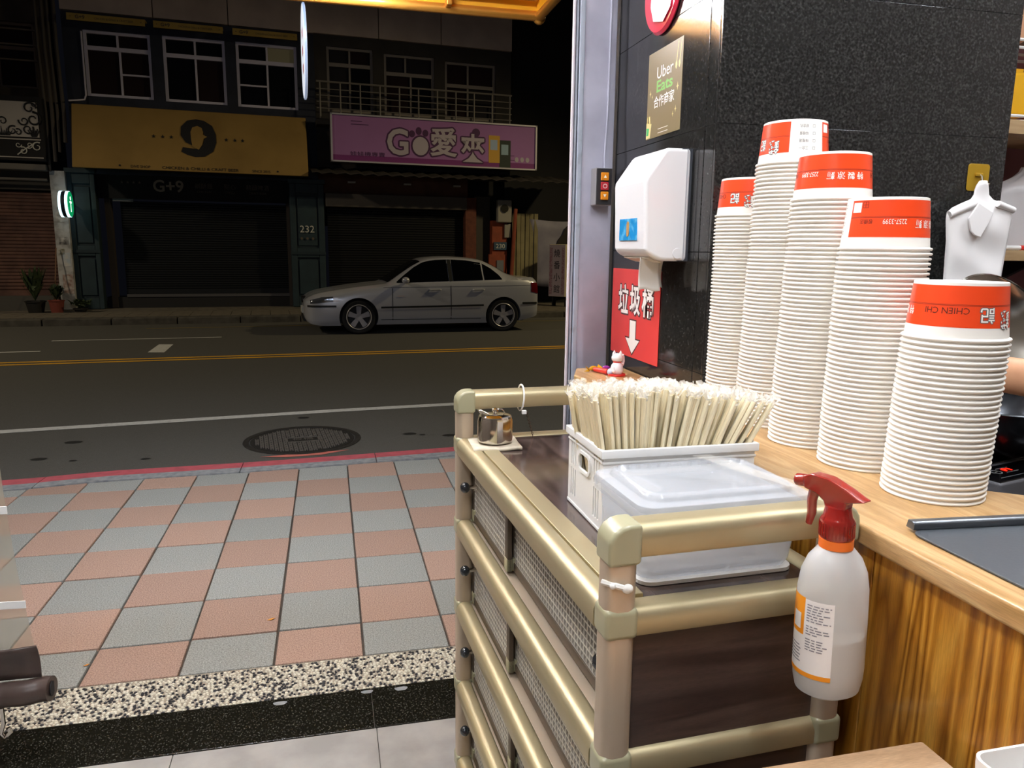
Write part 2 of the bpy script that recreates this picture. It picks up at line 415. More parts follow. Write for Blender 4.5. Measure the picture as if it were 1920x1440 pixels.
wk = {}
for i in range(-28, 10):
    for j in range(3):
        wk.setdefault(0, MB().box(-.195, .195, -.195, .195, 0, .012).mesh('sidewalk_tile', mat('far_tile', '70675b', .85, c2='5e564b', ns=5)))
        put('sidewalk_tile', wk[0], fw, FF @ TR(i * .4, -1.9 + j * .4, .05))

# --- the granite-clad wall at the right, the painted shutter post, shop shell
WX, WY = 0.862, 1.628
wr = MB().box(WX + .01, 1.655, WY + .01, 2.36, 0, 3.0).build('wall_right', mWallDark, kind='structure')
zs = [0, .345, .633, .921, 1.209, 1.497, 1.785, 2.073, 2.361, 2.649, 2.95]
for a, b in zip(zs, zs[1:]):
    slab('tile', WX, 1.66, WY, WY + .011, a + .0003, b - .0003, mGran, wr, .001)
    slab('tile', WX, WX + .011, WY + .0115, 1.684, a + .0003, b - .0003, mGran, wr, .001)
    slab('tile', WX, WX + .011, 1.687, 2.2595, a + .0003, b - .0003, mGran, wr, .001)
    slab('tile', 1.649, 1.66, WY + .0115, 2.2, a + .0003, b - .0003, mGran, wr, .001)
pt = thing('trim_1', None, None, (.79, 2.3, 0), kind='structure')
MB().box(.752, .856, 2.264, 2.30, 0, 3.0).build('post_face', mPost, pt, bev=.003)
MB().box(.739, .756, 2.262, 2.278, 0, 3.0).build('post_flange', mPost2, pt, bev=.003)
MB().box(.729, .736, 2.264, 2.276, 0, 3.0).build('guide_lip', mPost2, pt, bev=.002)
MB().box(.719, .726, 2.262, 2.274, 0, 3.0).build('guide_lip', mPostW, pt, bev=.002)
MB().box(.724, .752, 2.276, 2.29, 0, 3.0).build('guide_channel', mat('rust_dark', '3a2f2b', .8), pt)
ce = MB().box(-2.5, 3.3, -3.1, 2.36, 2.95, 3.05).build('ceiling', mPlaster, kind='structure')
MB().box(-2.5, -2.4, -3.1, 2.36, 0, 2.95).build('wall_left', mInner, kind='structure')
MB().box(-2.5, 3.3, -3.1, -3.0, 0, 2.95).build('wall_back', mInner, kind='structure')
MB().box(3.2, 3.3, -3.0, 2.6, 0, 2.95).build('wall_kitchen', mInner, kind='structure')
MB().box(1.665, 3.2, 2.5, 2.6, 0, 2.95).build('wall_front', mat('maroon_wall', '8a5a5e', .7, c2='7f5055', ns=5), kind='structure')
MB().box(.9, 3.2, 2.61, 2.71, 0, 3.0).build('wall_outer', mWallDark, kind='structure')

# --- lamps of the place
def tube_lamp(label, loc, length, es, color, ang=0, w=.10):
    t = thing('tube_lamp', label, 'lamp', loc, group=None)
    fr = TR(*loc) @ RZ(ang); L = length / 2
    MB().box(-L, L, -w / 2, w / 2, -.0, .035).build('housing', mat('lamp_housing', 'e2e2de', .5), t, fr, bev=.006)
    for s in (-1, 1): MB().box(s * L - s * .02 - .012, s * L - s * .02 + .012, -.016, .016, -.045, 0).build('socket', mat('lamp_housing', 'e2e2de', .5), t, fr)
    MB().tube([(-L + .03, 0, -.03), (L - .03, 0, -.03)], .014, 12).build('tube', mat('tube_%g_%s' % (es, color), 'ffffff', .5, emit=color, es=es), t, fr, smooth=True)
    return t
tube_lamp('white tube lamp under the yellow awning above the pavement', (-.45, 3.42, 2.64), 1.5, TUBE_OUT, 'f6f8ff')
tube_lamp('white ceiling tube lamp over the wooden counter', (.62, .55, 2.91), 1.2, TUBE_IN, 'f2f7ff', 90)
tube_lamp('white ceiling tube lamp behind the camera by the front table', (-.55, -.3, 2.91), 1.2, TUBE_IN, 'f2f7ff', 90)
tube_lamp('white ceiling tube lamp nearest the street opening', (-.5, 2.0, 2.91), 1.2, TUBE_IN * 1.7, 'f6f8ff', 0)
tube_lamp('white ceiling tube lamp over the cooking corner', (2.1, 1.0, 2.91), 1.2, TUBE_IN, 'f2f7ff', 90)
# ================================================================== FAR SIDE OF THE STREET (all in frame FF)
mNavy = mat('dark_navy_wall', '2a2e3e', .8, c2='232634', ns=3)
mBrownW = mat('brown_upper_wall', 'cbb8ab', .85, c2='b8a59a', ns=1.5)
mFrameW = mat('aluminium_window_frame', 'cfcade', .5)
mPane = [mat('dark_pane', '14151a', .12), mat('dark_pane_brown', '2a1f20', .15), mat('dark_pane_grey', '2c2a2e', .2)]
mPaneLit = mat('lit_pane', '8a8474', .3, emit='c8b878', es=.02)
mYel = mat('yellow_awning_cloth', '94763f', .8, c2='856936', ns=1.2, ramp=(.4, .7))
mYel2 = mat('yellow_window_awning', 'b99a50', .75, c2='a88a44', ns=2)
mInk = mat('black_print', '17161c', .7)
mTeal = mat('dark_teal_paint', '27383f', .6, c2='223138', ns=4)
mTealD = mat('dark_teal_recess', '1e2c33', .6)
mShutD = mat('dark_roller_shutter', '15171c', .6, m=.3)
mShutB = mat('rusty_roller_shutter', '6b4a40', .7, c2='543a33', ns=3)
mDark = mat('near_black_paint', '141216', .8)
mLetW = mat('pale_letter', 'c5c2bc', .7); mLetD = mat('dim_letter', '5a5048', .8)

def holes_wall(u0, u1, z0, z1, holes, v0, v1):
    """wall slab with rectangular openings"""
    us = sorted({u0, u1} | {h[0] for h in holes} | {h[1] for h in holes}); b = MB()
    for a, c in zip(us, us[1:]):
        hs = sorted([(h[2], h[3]) for h in holes if h[0] <= a + 1e-6 and h[1] >= c - 1e-6]); z = z0
        for h in hs:
            if h[0] > z: b.box(a, c, v0, v1, z, h[0])
            z = h[1]
        if z < z1: b.box(a, c, v0, v1, z, z1)
    return b
def window(par, u0, u1, z0, z1, v, split, mid, fw=.06, lit=None, bar=None, mats=mPane, fm=None):
    """frame part with its panes as sub-parts; split = transom height, mid = mullion positions (upper, lower)"""
    b = MB(); fm = fm or mFrameW
    for a in ((u0, u0 + fw, z0, z1), (u1 - fw, u1, z0, z1), (u0 + fw, u1 - fw, z0, z0 + fw), (u0 + fw, u1 - fw, z1 - fw, z1), (u0 + fw, u1 - fw, split - fw * .7, split + fw * .7)):
        b.box(a[0], a[1], v - .05, v + .04, a[2], a[3])
    b.box(mid[0] - fw * .35, mid[0] + fw * .35, v - .04, v + .03, split, z1 - fw); b.box(mid[1] - fw * .35, mid[1] + fw * .35, v - .04, v + .03, z0 + fw, split)
    if bar: b.box(bar[0], bar[1], v - .035, v + .03, bar[2] - .018, bar[2] + .018)
    w = b.build('window', fm, par, FF)
    ps = [(u0 + fw, mid[0], split, z1 - fw), (mid[0], u1 - fw, split, z1 - fw), (u0 + fw, mid[1], z0 + fw, split), (mid[1], u1 - fw, z0 + fw, split)]
    for i, p in enumerate(ps):
        k = mPaneLit if lit == i else random.choice(mats)
        MB().box(p[0], p[1], v, v + .008, p[2], p[3]).build('pane', k, w, FF)
    return w
def shutter(par, u0, u1, z0, z1, v, m, pitch=.055, rail=.12):
    """roller curtain of curved slats, one mesh, with its bottom rail"""
    b = MB(); n = int((z1 - z0 - rail) / pitch); P = []
    for i in range(n):
        z = z0 + rail + i * pitch
        P += [(z, v), (z + pitch * .3, v - .018), (z + pitch * .7, v - .018), (z + pitch * .92, v)]
    P.append((z0 + rail + n * pitch, v))
    b.add([(u, q[1], q[0]) for q in P for u in (u0, u1)], [(2 * i, 2 * i + 1, 2 * i + 3, 2 * i + 2) for i in range(len(P) - 1)])
    s = b.build('shutter', m, par, FF, kind='stuff')
    MB().box(u0, u1, v - .03, v + .02, z0, z0 + rail).build('bottom_rail', m, s, FF)
    return s

# ---------------- the restaurant building with the yellow sign
random.seed(21)
g9 = thing('restaurant_building', 'dark narrow restaurant building with three upper windows and a yellow sign awning', 'building', (-2, 0, 0), FF)
W3 = [(-4.12, -2.82, 4.61, 5.95), (-2.58, -1.31, 4.60, 5.97), (-1.08, .23, 4.59, 5.98)]
holes_wall(-4.5, .62, 3.0, 6.28, W3, 0, .3).build('wall', mNavy, g9, FF)
for i in range(3):
    u0 = (-4.5, -2.72, -1.2)[i]; u1 = (-2.74, -1.22, .62)[i]
    MB().box(u0, u1, -.04, .3, 6.3, 8.6).build('wall_panel', mBrownW, g9, FF)
MB().box(-4.5, .62, .6, .7, 3.0, 8.6).build('wall_inside', mDark, g9, FF)
window(g9, *W3[0], .1, 5.60, (-3.47, -3.44), bar=(-3.44, -2.88, 5.10), mats=[mPane[0], mPane[1]])
window(g9, *W3[1], .1, 5.58, (-1.93, -1.93), mats=[mPane[0], mPane[0], mPane[1]])
window(g9, *W3[2], .1, 5.58, (-.42, -.42), bar=(-1.02, -.42, 5.07), lit=1, mats=[mPane[0], mPane[2]])
for (a, b) in ((-4.33, -2.86), (-2.70, -1.32), (-1.12, .24)):
    t = MB(); t.prism([(0.0, 6.2), (-.32, 6.17), (-.34, 6.03), (-.32, 6.03), (-.3, 6.15), (0, 6.17)], a, b, 'yz')
    aw = t.build('window_awning', mYel2, g9, FF)
    l = MB(); w = b - a; fn = lambda x, z: (x, -.343, z)
    letter(l, 'G+9', fn, a + .17 * w, 6.10, .075, bold=1); letter(l, 'CHICKEN & CHILLI & CRAFT BEER', fn, a + .6 * w, 6.095, .04, w * .5)
    letter(l, '●', fn, a + .05 * w, 6.1, .02); letter(l, '●', fn, a + .95 * w, 6.1, .02)
    l.build('lettering', mLetD, aw, FF, kind='stuff')
cable = MB().tube([(-4.14, -.02, 5.9), (-4.14, -.02, 4.62), (-4.17, -.05, 4.52), (-4.3, -.2, 4.47), (-4.42, -.3, 4.44)], .018, 6)
cable.build('drain_pipe', mFrameW, g9, FF, smooth=True)
# ground floor: pilasters with recessed panels, lintel, shutter, step
def pilaster(u0, u1, z1, v, zmid):
    w = u1 - u0; e = .11 * w
    p = holes_wall(u0, u1, .06, z1, [(u0 + 1.6 * e, u1 - 1.6 * e, .3, zmid - .1), (u0 + 1.6 * e, u1 - 1.6 * e, zmid + .12, z1 - .22)], v, v + .05).build('pilaster', mTeal, g9, FF, bev=.01, seg=1)
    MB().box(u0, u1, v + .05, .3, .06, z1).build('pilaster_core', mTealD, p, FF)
    MB().box(u0 - .03, u1 + .03, v - .05, v + .02, z1, z1 + .1).build('cap', mTeal, p, FF, bev=.01)
    MB().box(u0 - .01, u1 + .01, v - .025, v + .02, zmid - .03, zmid + .03).build('band', mTealD, p, FF)
    for a, b in ((.36, zmid - .16), (zmid + .18, z1 - .28)):
        MB().box(u0 + 2 * e, u1 - 2 * e, v + .02, v + .05, a, b).build('panel', mTeal, p, FF, bev=.012, seg=1)
    return p
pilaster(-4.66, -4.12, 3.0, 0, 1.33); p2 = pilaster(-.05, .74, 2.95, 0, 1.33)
l = MB(); letter(l, '232', lambda x, z: (x, -.012, z), .33, 1.90, .16, .33); l.build('house_number', mLetW, p2, FF)
l = MB(); [letter(l, '●', lambda x, z: (x, -.012, z), .2 + .13 * k, 1.68, .06) for k in range(3)]; l.build('small_lettering', mLetD, p2, FF, kind='stuff')
lin2 = MB().box(-4.12, -.05, .25, .4, 2.5, 3.1).build('lintel', mDark, g9, FF)
l = MB(); fn = lambda x, z: (x, .242, z)
letter(l, 'G+9', fn, -2.67, 2.80, .27, bold=1); l.build('lettering', mat('cream_letter', '8a7f72', .7), lin2, FF)
l = MB()
for k in range(4): letter(l, '★', fn, -3.62 + .12 * k, 2.86, .07)
for s, s2, u in (('鹹酥雞', 'CHICKEN', -1.92), ('點心', 'CHILLI', -1.36), ('精釀啤酒', 'CRAFT BEER', -.75)):
    letter(l, s, fn, u, 2.83, .12); letter(l, s2, fn, u, 2.70, .05)
l.build('dim_lettering', mLetD, lin2, FF, kind='stuff')
MB().box(-3.84, -3.42, .3, .36, 2.44, 2.60).build('white_plate', mat('pale_plate', '6d7076', .6), g9, FF)
shutter(g9, -3.72, -.05, .36, 2.5, .5, mShutD)
for u in (-3.95, -.06): MB().box(u - .06, u + .06, .3, .55, .06, 2.6).build('shutter_guide', mat('guide_brown', '3a322e', .7), g9, FF)
MB().box(-4.12, -.05, .35, .9, .05, .30).build('step', mat('dark_step', '1c1a1c', .7), g9, FF)
MB().box(-3.7, -.05, .33, .52, .30, .36).build('step_edge', mat('pale_step_edge', '4c4a4e', .7), g9, FF)
# yellow sign awning hung on the wall
ys = thing('sign_awning', 'large yellow sign awning with a black figure nine and bird', 'sign', (-2, -.3, 3.1), FF)
pr = lambda u, z: (u, -.25 - .38 * (4.36 - z) / 1.26, z)
MB().prism([(0, 4.40), (-.22, 4.40), (-.66, 3.06), (-.6, 3.06), (-.2, 4.30), (0, 4.32)], -4.40, .37, 'yz').build('cloth', mYel, ys, FF, bev=.02, seg=2)
for u in (-4.39, .36): MB().prism([(0, 4.38), (-.22, 4.38), (-.63, 3.1), (0, 3.2)], u - .004, u + .004, 'yz').build('side_cloth', mYel, ys, FF)
face = lambda u, z: (u, -.222 - .328 * (4.40 - z) - .008, z)
b = MB(); cp = [(-2.27, 3.54, .055), (-2.15, 3.50, .075), (-2.0, 3.475, .09), (-1.85, 3.50, .105), (-1.74, 3.59, .125), (-1.69, 3.74, .125), (-1.69, 3.88, .12), (-1.74, 4.02, .115), (-1.85, 4.10, .10), (-1.97, 4.125, .09), (-2.09, 4.09, .105), (-2.17, 3.99, .12), (-2.175, 3.87, .12), (-2.12, 3.77, .105), (-2.02, 3.715, .09), (-1.9, 3.715, .07)]
V = []                                                   # heavy hooked stroke of the figure
for i, (u, z, r) in enumerate(cp):
    p, q = cp[max(i - 1, 0)], cp[min(i + 1, len(cp) - 1)]; d = Vector((q[0] - p[0], q[1] - p[1])).normalized()
    for sg in (-1, 1):
        x, y = u - d.y * r * sg, z + d.x * r * sg; V.append((x, -.222 - .328 * (4.40 - y) - .008 - .0002 * i, y))
b.add(V, [(2 * i, 2 * i + 1, 2 * i + 3, 2 * i + 2) for i in range(len(cp) - 1)]).build('figure_nine', mInk, ys, FF, solid=.003)
b = MB(); f2 = lambda u, z: (u, -.222 - .328 * (4.40 - z) - .016, z)
poly = [(-2.09, 3.93), (-2.05, 4.03), (-1.95, 4.07), (-1.86, 4.03), (-1.83, 3.93), (-1.84, 3.88), (-1.75, 3.84), (-1.83, 3.79), (-1.86, 3.66), (-1.93, 3.55), (-2.0, 3.58), (-2.06, 3.62), (-2.08, 3.75)]
b.add([f2(*p) for p in poly], [list(range(len(poly)))]).build('bird_mark', mYel, ys, FF)
l = MB()
for u in (-2.83, -2.65, -2.48, -1.36, -1.18, -1.02): letter(l, '★', face, u, 3.80, .085)
letter(l, 'DIVE SHOP', face, -3.1, 3.13, .055); letter(l, 'CHICKEN & CHILLI & CRAFT BEER', face, -1.9, 3.13, .06, 1.55); letter(l, 'SINCE 2015', face, -.65, 3.13, .055)
letter(l, '●', face, -3.5, 3.14, .04); letter(l, '●', face, -.3, 3.14, .04)
l.build('lettering', mInk, ys, FF, kind='stuff')

# ---------------- the left neighbour
lb = thing('shuttered_building', 'old building at the left edge with a brown roller shutter', 'building', (-6, 0, 0), FF)
WL = [(-7.1, -5.05, 4.7, 6.0)]
holes_wall(-9, -4.78, 4.45, 8.4, WL, .1, .4).build('wall', mat('grimy_wall', '4a4038', .9, c2='3c342e', ns=2), lb, FF)
window(lb, *WL[0], .25, 5.5, (-6.0, -5.75), fw=.05, fm=mat('rusty_frame', '6a5a50', .7))
MB().box(-9, -4.78, .7, .8, 2.6, 8.4).build('wall_inside', mDark, lb, FF)
for z in (5.2, 5.5, 5.8): MB().box(-7.2, -4.95, -.1, -.06, z, z + .03).build('grille_bar', mat('grille', '5a5048', .7), lb, FF)
MB().box(-4.95, -4.66, -.12, .3, .06, 3.02).build('tiled_pillar', mat('white_pillar', 'b7b4b4', .7, c2='8a8684', ns=6, ramp=(.45, .7)), lb, FF, bev=.01)
tl = [('paper_notice', .0, 2.05, .16, .2, '8a8480'), ('paper_notice', .03, 1.55, .18, .16, '4a4648'), ('paper_notice', .06, 1.15, .14, .3, 'a9b6c6'), ('paper_notice', .05, .62, .2, .42, '8d6f66'), ('paper_notice', -.03, 1.32, .12, .12, '6f6c58')]
for n, du, z, w, h, c in tl: MB().box(-4.82 + du - w / 2, -4.82 + du + w / 2, -.126, -.121, z - h / 2, z + h / 2).build(n, mat('notice_' + c, c, .7, c2='c9c4c0', ns=9), lb, FF)
shutter(lb, -9, -4.95, .36, 2.62, .2, mShutB, .075)
MB().box(-9, -4.95, .1, .3, 2.62, 3.0).build('lintel', mat('lintel_grey', '3e3a36', .8), lb, FF)
MB().box(-9, -4.96, -.25, .15, 3.0, 3.13).build('beam', mat('beam_grey', '65605c', .7), lb, FF, bev=.02)
MB().tube([(-9, -.1, 2.82), (-5.0, -.1, 2.82)], .03, 8).build('pipe', mat('beam_grey', '65605c', .7), lb, FF, smooth=True)
MB().box(-9, -4.95, -.1, .5, .05, .36).build('step', mat('step_grey', '4a4743', .8), lb, FF)
for k, u in enumerate((-4.92, -4.8, -4.7, -4.58)):
    MB().tube([(u, -.16, 3.0 + .2 * k), (u + .02, -.16, 4.2), (u - .02, -.14, 5.5), (u, -.14, 8.2)], .03 + .008 * (k % 2), 8).build('riser_pipe', mat('riser', '4b4440', .7), lb, FF, smooth=True)
fs = thing('shop_sign', 'white shop sign with black scrollwork at the left edge', 'sign', (-6.2, -.2, 3.2), FF)
MB().box(-7.6, -4.93, -.3, .1, 3.18, 4.48).build('sign_box', mDark, fs, FF, bev=.02)
MB().box(-7.5, -5.02, -.31, -.3, 3.66, 4.36).build('white_face', mat('white_sign_face', 'b0a9a6', .5), fs, FF)
MB().box(-7.5, -5.0, -.312, -.3, 3.60, 3.625).build('white_rule', mat('white_sign_face', 'b0a9a6', .5), fs, FF)
MB().box(-7.5, -4.98, -.312, -.3, 3.24, 3.26).build('white_rule', mat('white_sign_face', 'b0a9a6', .5), fs, FF)
def curl(b, cx, cz, r, a0, turns, w, v, sgn=1):
    P = []
    for i in range(15):
        t = i / 14; a = a0 + sgn * turns * 2 * math.pi * t; rr = r * (1 - .72 * t); P.append((cx + rr * math.cos(a), v, cz + rr * math.sin(a)))
    b.tube(P, [w * (1 - .5 * i / 14) for i in range(15)], 5)
b = MB()
for a in ((-5.16, 4.24, .13, 0, 1.1, .022, 1), (-5.10, 4.02, .15, 1.6, 1.2, .024, -1), (-5.28, 3.98, .10, 3, 1.1, .018, 1), (-5.22, 3.82, .11, .5, 1.2, .02, -1), (-5.66, 3.96, .09, 3.1, 1.1, .016, -1), (-5.5, 3.78, .1, 1, 1.1, .018, 1), (-5.08, 4.32, .07, 2, 1, .014, -1), (-5.4, 3.75, .07, 2, 1, .015, -1)):
    curl(b, a[0], a[1], a[2], a[3], a[4], a[5], -.315, a[6])
for k in range(7):
    b.tube([(-5.75 + .03 * k, -.314, 3.68), (-5.8 + .05 * k, -.314, 3.78 + .04 * (k % 3))], [.018, .004], 5)
    b.tube([(-5.15 + .012 * k, -.314, 3.67), (-5.22 + .035 * k, -.314, 3.80 + .03 * (k % 2))], [.012, .012], 5)
b.build('scrollwork', mInk, fs, FF, kind='stuff')
b = MB()
for a in ((-5.08, 3.47, .10, 1, 1.1, .016, 1), (-5.34, 3.38, .08, 2, 1.2, .014, -1), (-5.22, 3.5, .07, 4, 1, .012, 1), (-5.42, 3.5, .06, 0, 1, .011, -1)):
    curl(b, a[0], a[1], a[2], a[3], a[4], a[5], -.31, a[6])
b.tube([(-5.45, -.31, 3.3), (-5.3, -.31, 3.42), (-5.1, -.31, 3.56)], .012, 5); b.build('pale_scrollwork', mLetW, fs, FF, kind='stuff')
# round lit sign on the pillar
gs = thing('round_light_sign', 'small glowing round green sign standing out from the white pillar', 'sign', (-4.6, -.3, 2.1), FF)
SF = FF @ TR(-4.60, -.55, 2.31)
MB().lathe([(.0, -.09), (.26, -.09), (.265, -.085), (.265, .085), (.26, .09), (0, .09)], 32, ax='x').build('rim', mat('sign_rim_dark', '1d2a3a', .5), gs, SF, smooth=True)
for x0, x1 in ((-.088, -.04), (.035, .088)):
    MB().lathe([(.25, x0), (.27, x0), (.27, x1), (.25, x1)], 32, ax='x').build('glow_ring', mat('glow_ring', 'e8fbff', .4, emit='c8f4ff', es=2.2), gs, SF, smooth=True)
MB().lathe([(0, .088), (.262, .088), (.262, .096), (0, .096)], 32, ax='x').build('face', mat('green_sign_face', '0a8a52', .4, emit='08a060', es=.75), gs, SF)
b = MB(); b.box(.096, .099, -.02, .02, -.16, .05); b.box(.096, .099, -.08, .08, .02, .06); b.lathe([(0, .096), (.04, .096), (.04, .099), (0, .099)], 16, (0, 0, .12), ax='x')
b.build('white_figure', mat('white_sign_mark', 'e8fff4', .4, emit='e8fff4', es=1.6), gs, SF)
MB().box(-.05, .05, .25, .62, -.03, .03).build('bracket', mDark, gs, SF)
# ---------------- pots and plants by the pillar
random.seed(4)
def pot_plant(u, v, r, h, mpot, label, spread, ph, n):
    t = thing('potted_plant', label, 'plant', (u, v, .06), FF, 'pot plants by the pillar')
    MB().lathe([(0, .06), (r * .75, .06), (r, .06 + h), (r * 1.08, .06 + h), (r * 1.08, .04 + h), (r * .9, .04 + h), (0, .03 + h)], 16, (u, v, 0)).build('pot', mpot, t, FF, smooth=True)
    b = MB()
    for k in range(n):
        a, e = rnd(0, 6.28), rnd(.2, 1); L = rnd(.5, 1) * ph; tx, ty, tz = spread * e * math.cos(a), spread * e * math.sin(a), L
        p0 = Vector((u, v, .06 + h)); p1 = p0 + Vector((tx, ty, tz)); s = Vector((-math.sin(a), math.cos(a), 0)) * rnd(.03, .06)
        m = p0.lerp(p1, .7); b.add([p0, m - s, p1, m + s], [(0, 1, 2, 3)]); q = m + Vector((rnd(-.08, .08), rnd(-.08, .08), rnd(-.1, .08)))
        b.add([m, m + s * 1.5 + Vector((0, 0, .03)), q, m - s * 1.2], [(0, 1, 2, 3)])
    b.build('leaves', mat('dark_leaf', '2c3a24', .6, c2='3d4a2c', ns=6), t, FF, kind='stuff')
pot_plant(-5.28, -.75, .19, .24, mat('black_pot', '1f1d1c', .7), 'dark bushy plant in a black pot before the brown shutter', .28, .75, 70)
pot_plant(-4.88, -.8, .15, .26, mat('red_clay_pot', '7a3a30', .8), 'small plant in a red clay pot at the white pillar', .18, .35, 40)
pot_plant(-4.45, -.75, .14, .08, mat('black_pot', '1f1d1c', .7), 'low leafy plant spreading at the foot of the teal pilaster', .28, .22, 50)
b = MB().tube([(-5.0, -.5, .1), (-4.93, -.2, 1.4)], .012, 6).build('broom_handle', mat('old_wood', '7a5a44', .8), fr=FF, label='thin wooden pole leaning on the white pillar', cat='pole')

# ---------------- the claw-machine shop building
cg = thing('shop_building', 'dark shop building with lattice windows above a long pink sign', 'building', (3, 0, 0), FF)
WG = [(.9, 1.97, 4.62, 6.07), (2.23, 3.45, 4.62, 6.02), (3.71, 5.0, 4.62, 5.97)]
holes_wall(.62, 5.4, 3.2, 6.3, WG, .05, .35).build('wall', mat('grey_tile_wall', '3b3634', .85, c2='312d2b', ns=2), cg, FF)
for a, b in ((.62, 2.1), (2.12, 3.6), (3.62, 5.4)): MB().box(a, b, 0, .35, 6.32, 8.6).build('wall_panel', mBrownW, cg, FF)
MB().box(.62, 9, .8, .9, 2, 8.6).build('wall_inside', mDark, cg, FF)
mFr2 = mat('dim_window_frame', '857d79', .6)
window(cg, *WG[0], .15, 5.68, (1.43, 1.43), fm=mFr2); window(cg, *WG[1], .15, 5.58, (2.75, 2.88), fm=mFr2); window(cg, *WG[2], .15, 5.42, (4.3, 4.3), fm=mFr2)
rl = MB()
for z in (4.62, 4.76, 4.9, 5.04): rl.tube([(.62, -.35, z), (5.3, -.35, z - .0)], .011, 5)
rl.tube([(.62, -.35, 5.2), (5.3, -.35, 5.2)], .022, 6)
for k in range(11): rl.tube([(.7 + .455 * k, -.35, 4.4), (.7 + .455 * k, -.35, 5.2)], .018, 5)
rl.build('railing', mat('railing_grey', '7a7470', .6), cg, FF)
MB().box(.6, 5.4, -.45, .1, 4.25, 4.36).build('balcony_slab', mat('balcony_grey', '3a3633', .8), cg, FF)
tin = MB(); n = 60
tin.add([(.43 + 6.3 * i / n, v, z + .022 * math.sin(i * 2.1)) for i in range(n + 1) for v, z in ((-.95, 3.13), (.05, 3.34))], [(2 * i, 2 * i + 1, 2 * i + 3, 2 * i + 2) for i in range(n)])
tin.build('tin_canopy', mat('tin_grey', '47423f', .6, m=.3, c2='383330', ns=5), cg, FF, solid=.01)
MB().box(.62, 4.3, .1, .35, 2.75, 3.25).build('lintel', mat('orange_brown_lintel', '5c3a2a', .8, c2='4c2f22', ns=3), cg, FF)
for u in (1.4, 2.75, 4.0): MB().box(u - .09, u + .09, -.02, .1, 3.0, 3.04).build('lamp_bracket', mat('pale_bracket', 'a09a90', .5), cg, FF)
MB().box(.78, 4.25, -.02, .35, 2.44, 2.75).build('shutter_box', mat('grey_shutter_box', '5d564f', .7), cg, FF, bev=.01)
shutter(cg, .83, 4.22, .2, 2.44, .25, mat('black_shutter', '121216', .6, m=.3), .06)
MB().box(4.22, 4.50, .0, .35, .05, 2.75).build('orange_jamb', mat('orange_brick', '5a3024', .8, c2='6a3a2a', ns=9), cg, FF)
MB().box(4.5, 4.92, .2, .4, .05, 2.8).build('grey_door', mat('grey_door', '3f3b36', .7), cg, FF)
MB().box(4.92, 5.32, -.02, .35, .05, 2.2).build('orange_post', mat('orange_paint', '90432a', .7, c2='7a3822', ns=5), cg, FF)
MB().box(4.82, 5.25, -.1, .0, .2, 1.35).build('orange_post_base', mat('orange_paint', 'b04a28', .7), cg, FF)
mt = MB().box(5.02, 5.40, -.16, 0, 2.15, 2.72).build('meter_box', mat('meter_grey', '8d8880', .6), cg, FF, bev=.03)
MB().lathe([(0, -.02), (.1, -.02), (.1, .02), (0, .02)], 20, (5.2, -.17, 2.5), ax='y').build('dial', mat('dial_dark', '26241f', .3), mt, FF)
MB().box(5.24, 5.40, -.08, 0, 1.78, 2.12).build('small_box', mat('meter_grey', '8d8880', .6), cg, FF)
np = MB().box(4.96, 5.3, -.06, -.02, 1.46, 1.66).build('address_plate', mat('blue_plate', '33495e', .6), cg, FF)
l = MB(); letter(l, '230', lambda x, z: (x, -.065, z), 5.13, 1.56, .11, .24); l.build('number', mLetW, np, FF)
b = MB().box(5.02, 5.2, -.13, -.1, .82, 1.2)
pl = b.build('notice_plate', mat('pale_plate', '6d7076', .6), cg, FF)
MB().tube([(5.32, -.3, .1), (5.52, -.1, 2.5)], .05, 8).build('orange_pole', mat('orange_paint', 'b04a28', .7), cg, FF, smooth=True)
for k in range(6):
    MB().box(5.5 + .12 * k, 5.6 + .12 * k, .1 - .02 * (k % 2), .14, .05, 2.4).build('fence_board', mat('cream_fence', '8a805e', .7, c2='7a7052', ns=4), cg, FF)
MB().box(5.4, 9, .5, .8, .05, 8.6).build('side_wall', mDark, cg, FF)
# banner with a dark dog-shaped picture
bn = thing('banner', 'pale hanging banner with a dark animal snout beside the parked car', 'banner', (6.5, .1, .7), FF)
MB().grid(lambda a, c: (5.97 + 1.7 * a, .1 + .03 * math.sin(9 * a + 3 * c), .55 + 1.72 * c - .05 * math.sin(a * 3.1)), 16, 8).build('cloth', mat('pale_banner', '8a8694', .8, c2='767283', ns=2), bn, FF, smooth=True, solid=.006)
poly = [(6.72, 1.62), (6.78, 1.54), (6.95, 1.42), (7.1, 1.38), (7.5, 1.4), (7.5, 2.15), (7.1, 2.16), (6.98, 2.08), (6.9, 1.9), (6.78, 1.76)]
MB().prism(poly, .045, .055, 'xz').build('dark_print', mat('dark_dog_print', '241d1c', .8), bn, FF)
# standing light box
lx = thing('light_box_sign', 'white upright restaurant light box standing behind the parked car', 'sign', (6.6, -.4, .3), FF)
LF = FF @ TR(6.50, -.75, .30) @ RZ(-58)
MB().box(-.26, .26, -.10, .22, 0, 1.32).build('box', mat('light_box_white', 'b9ae93', .6), lx, LF, bev=.015)
MB().box(-.25, .25, -.106, -.1, .01, 1.31).build('face', mat('light_box_face', 'b9a6ac', .6), lx, LF)
for u in (-.19, .19): MB().box(u - .045, u + .045, -.109, -.106, .06, 1.24).build('red_column', mat('dull_red_print', '8a4a58', .7, c2='b9a6ac', ns=30, st=(1, 1, 3)), lx, LF)
l = MB(); fn = lambda x, z: (x, -.11, z)
for s, z in (('燒', 1.1), ('番', .8), ('小', .5), ('館', .2)):
    letter(l, s, fn, 0, z, .2, .19)
l.build('lettering', mInk, lx, LF, kind='stuff')
for u in (-.2, .2): MB().box(u - .02, u + .02, .0, .12, -.26, 0).build('foot', mDark, lx, LF)
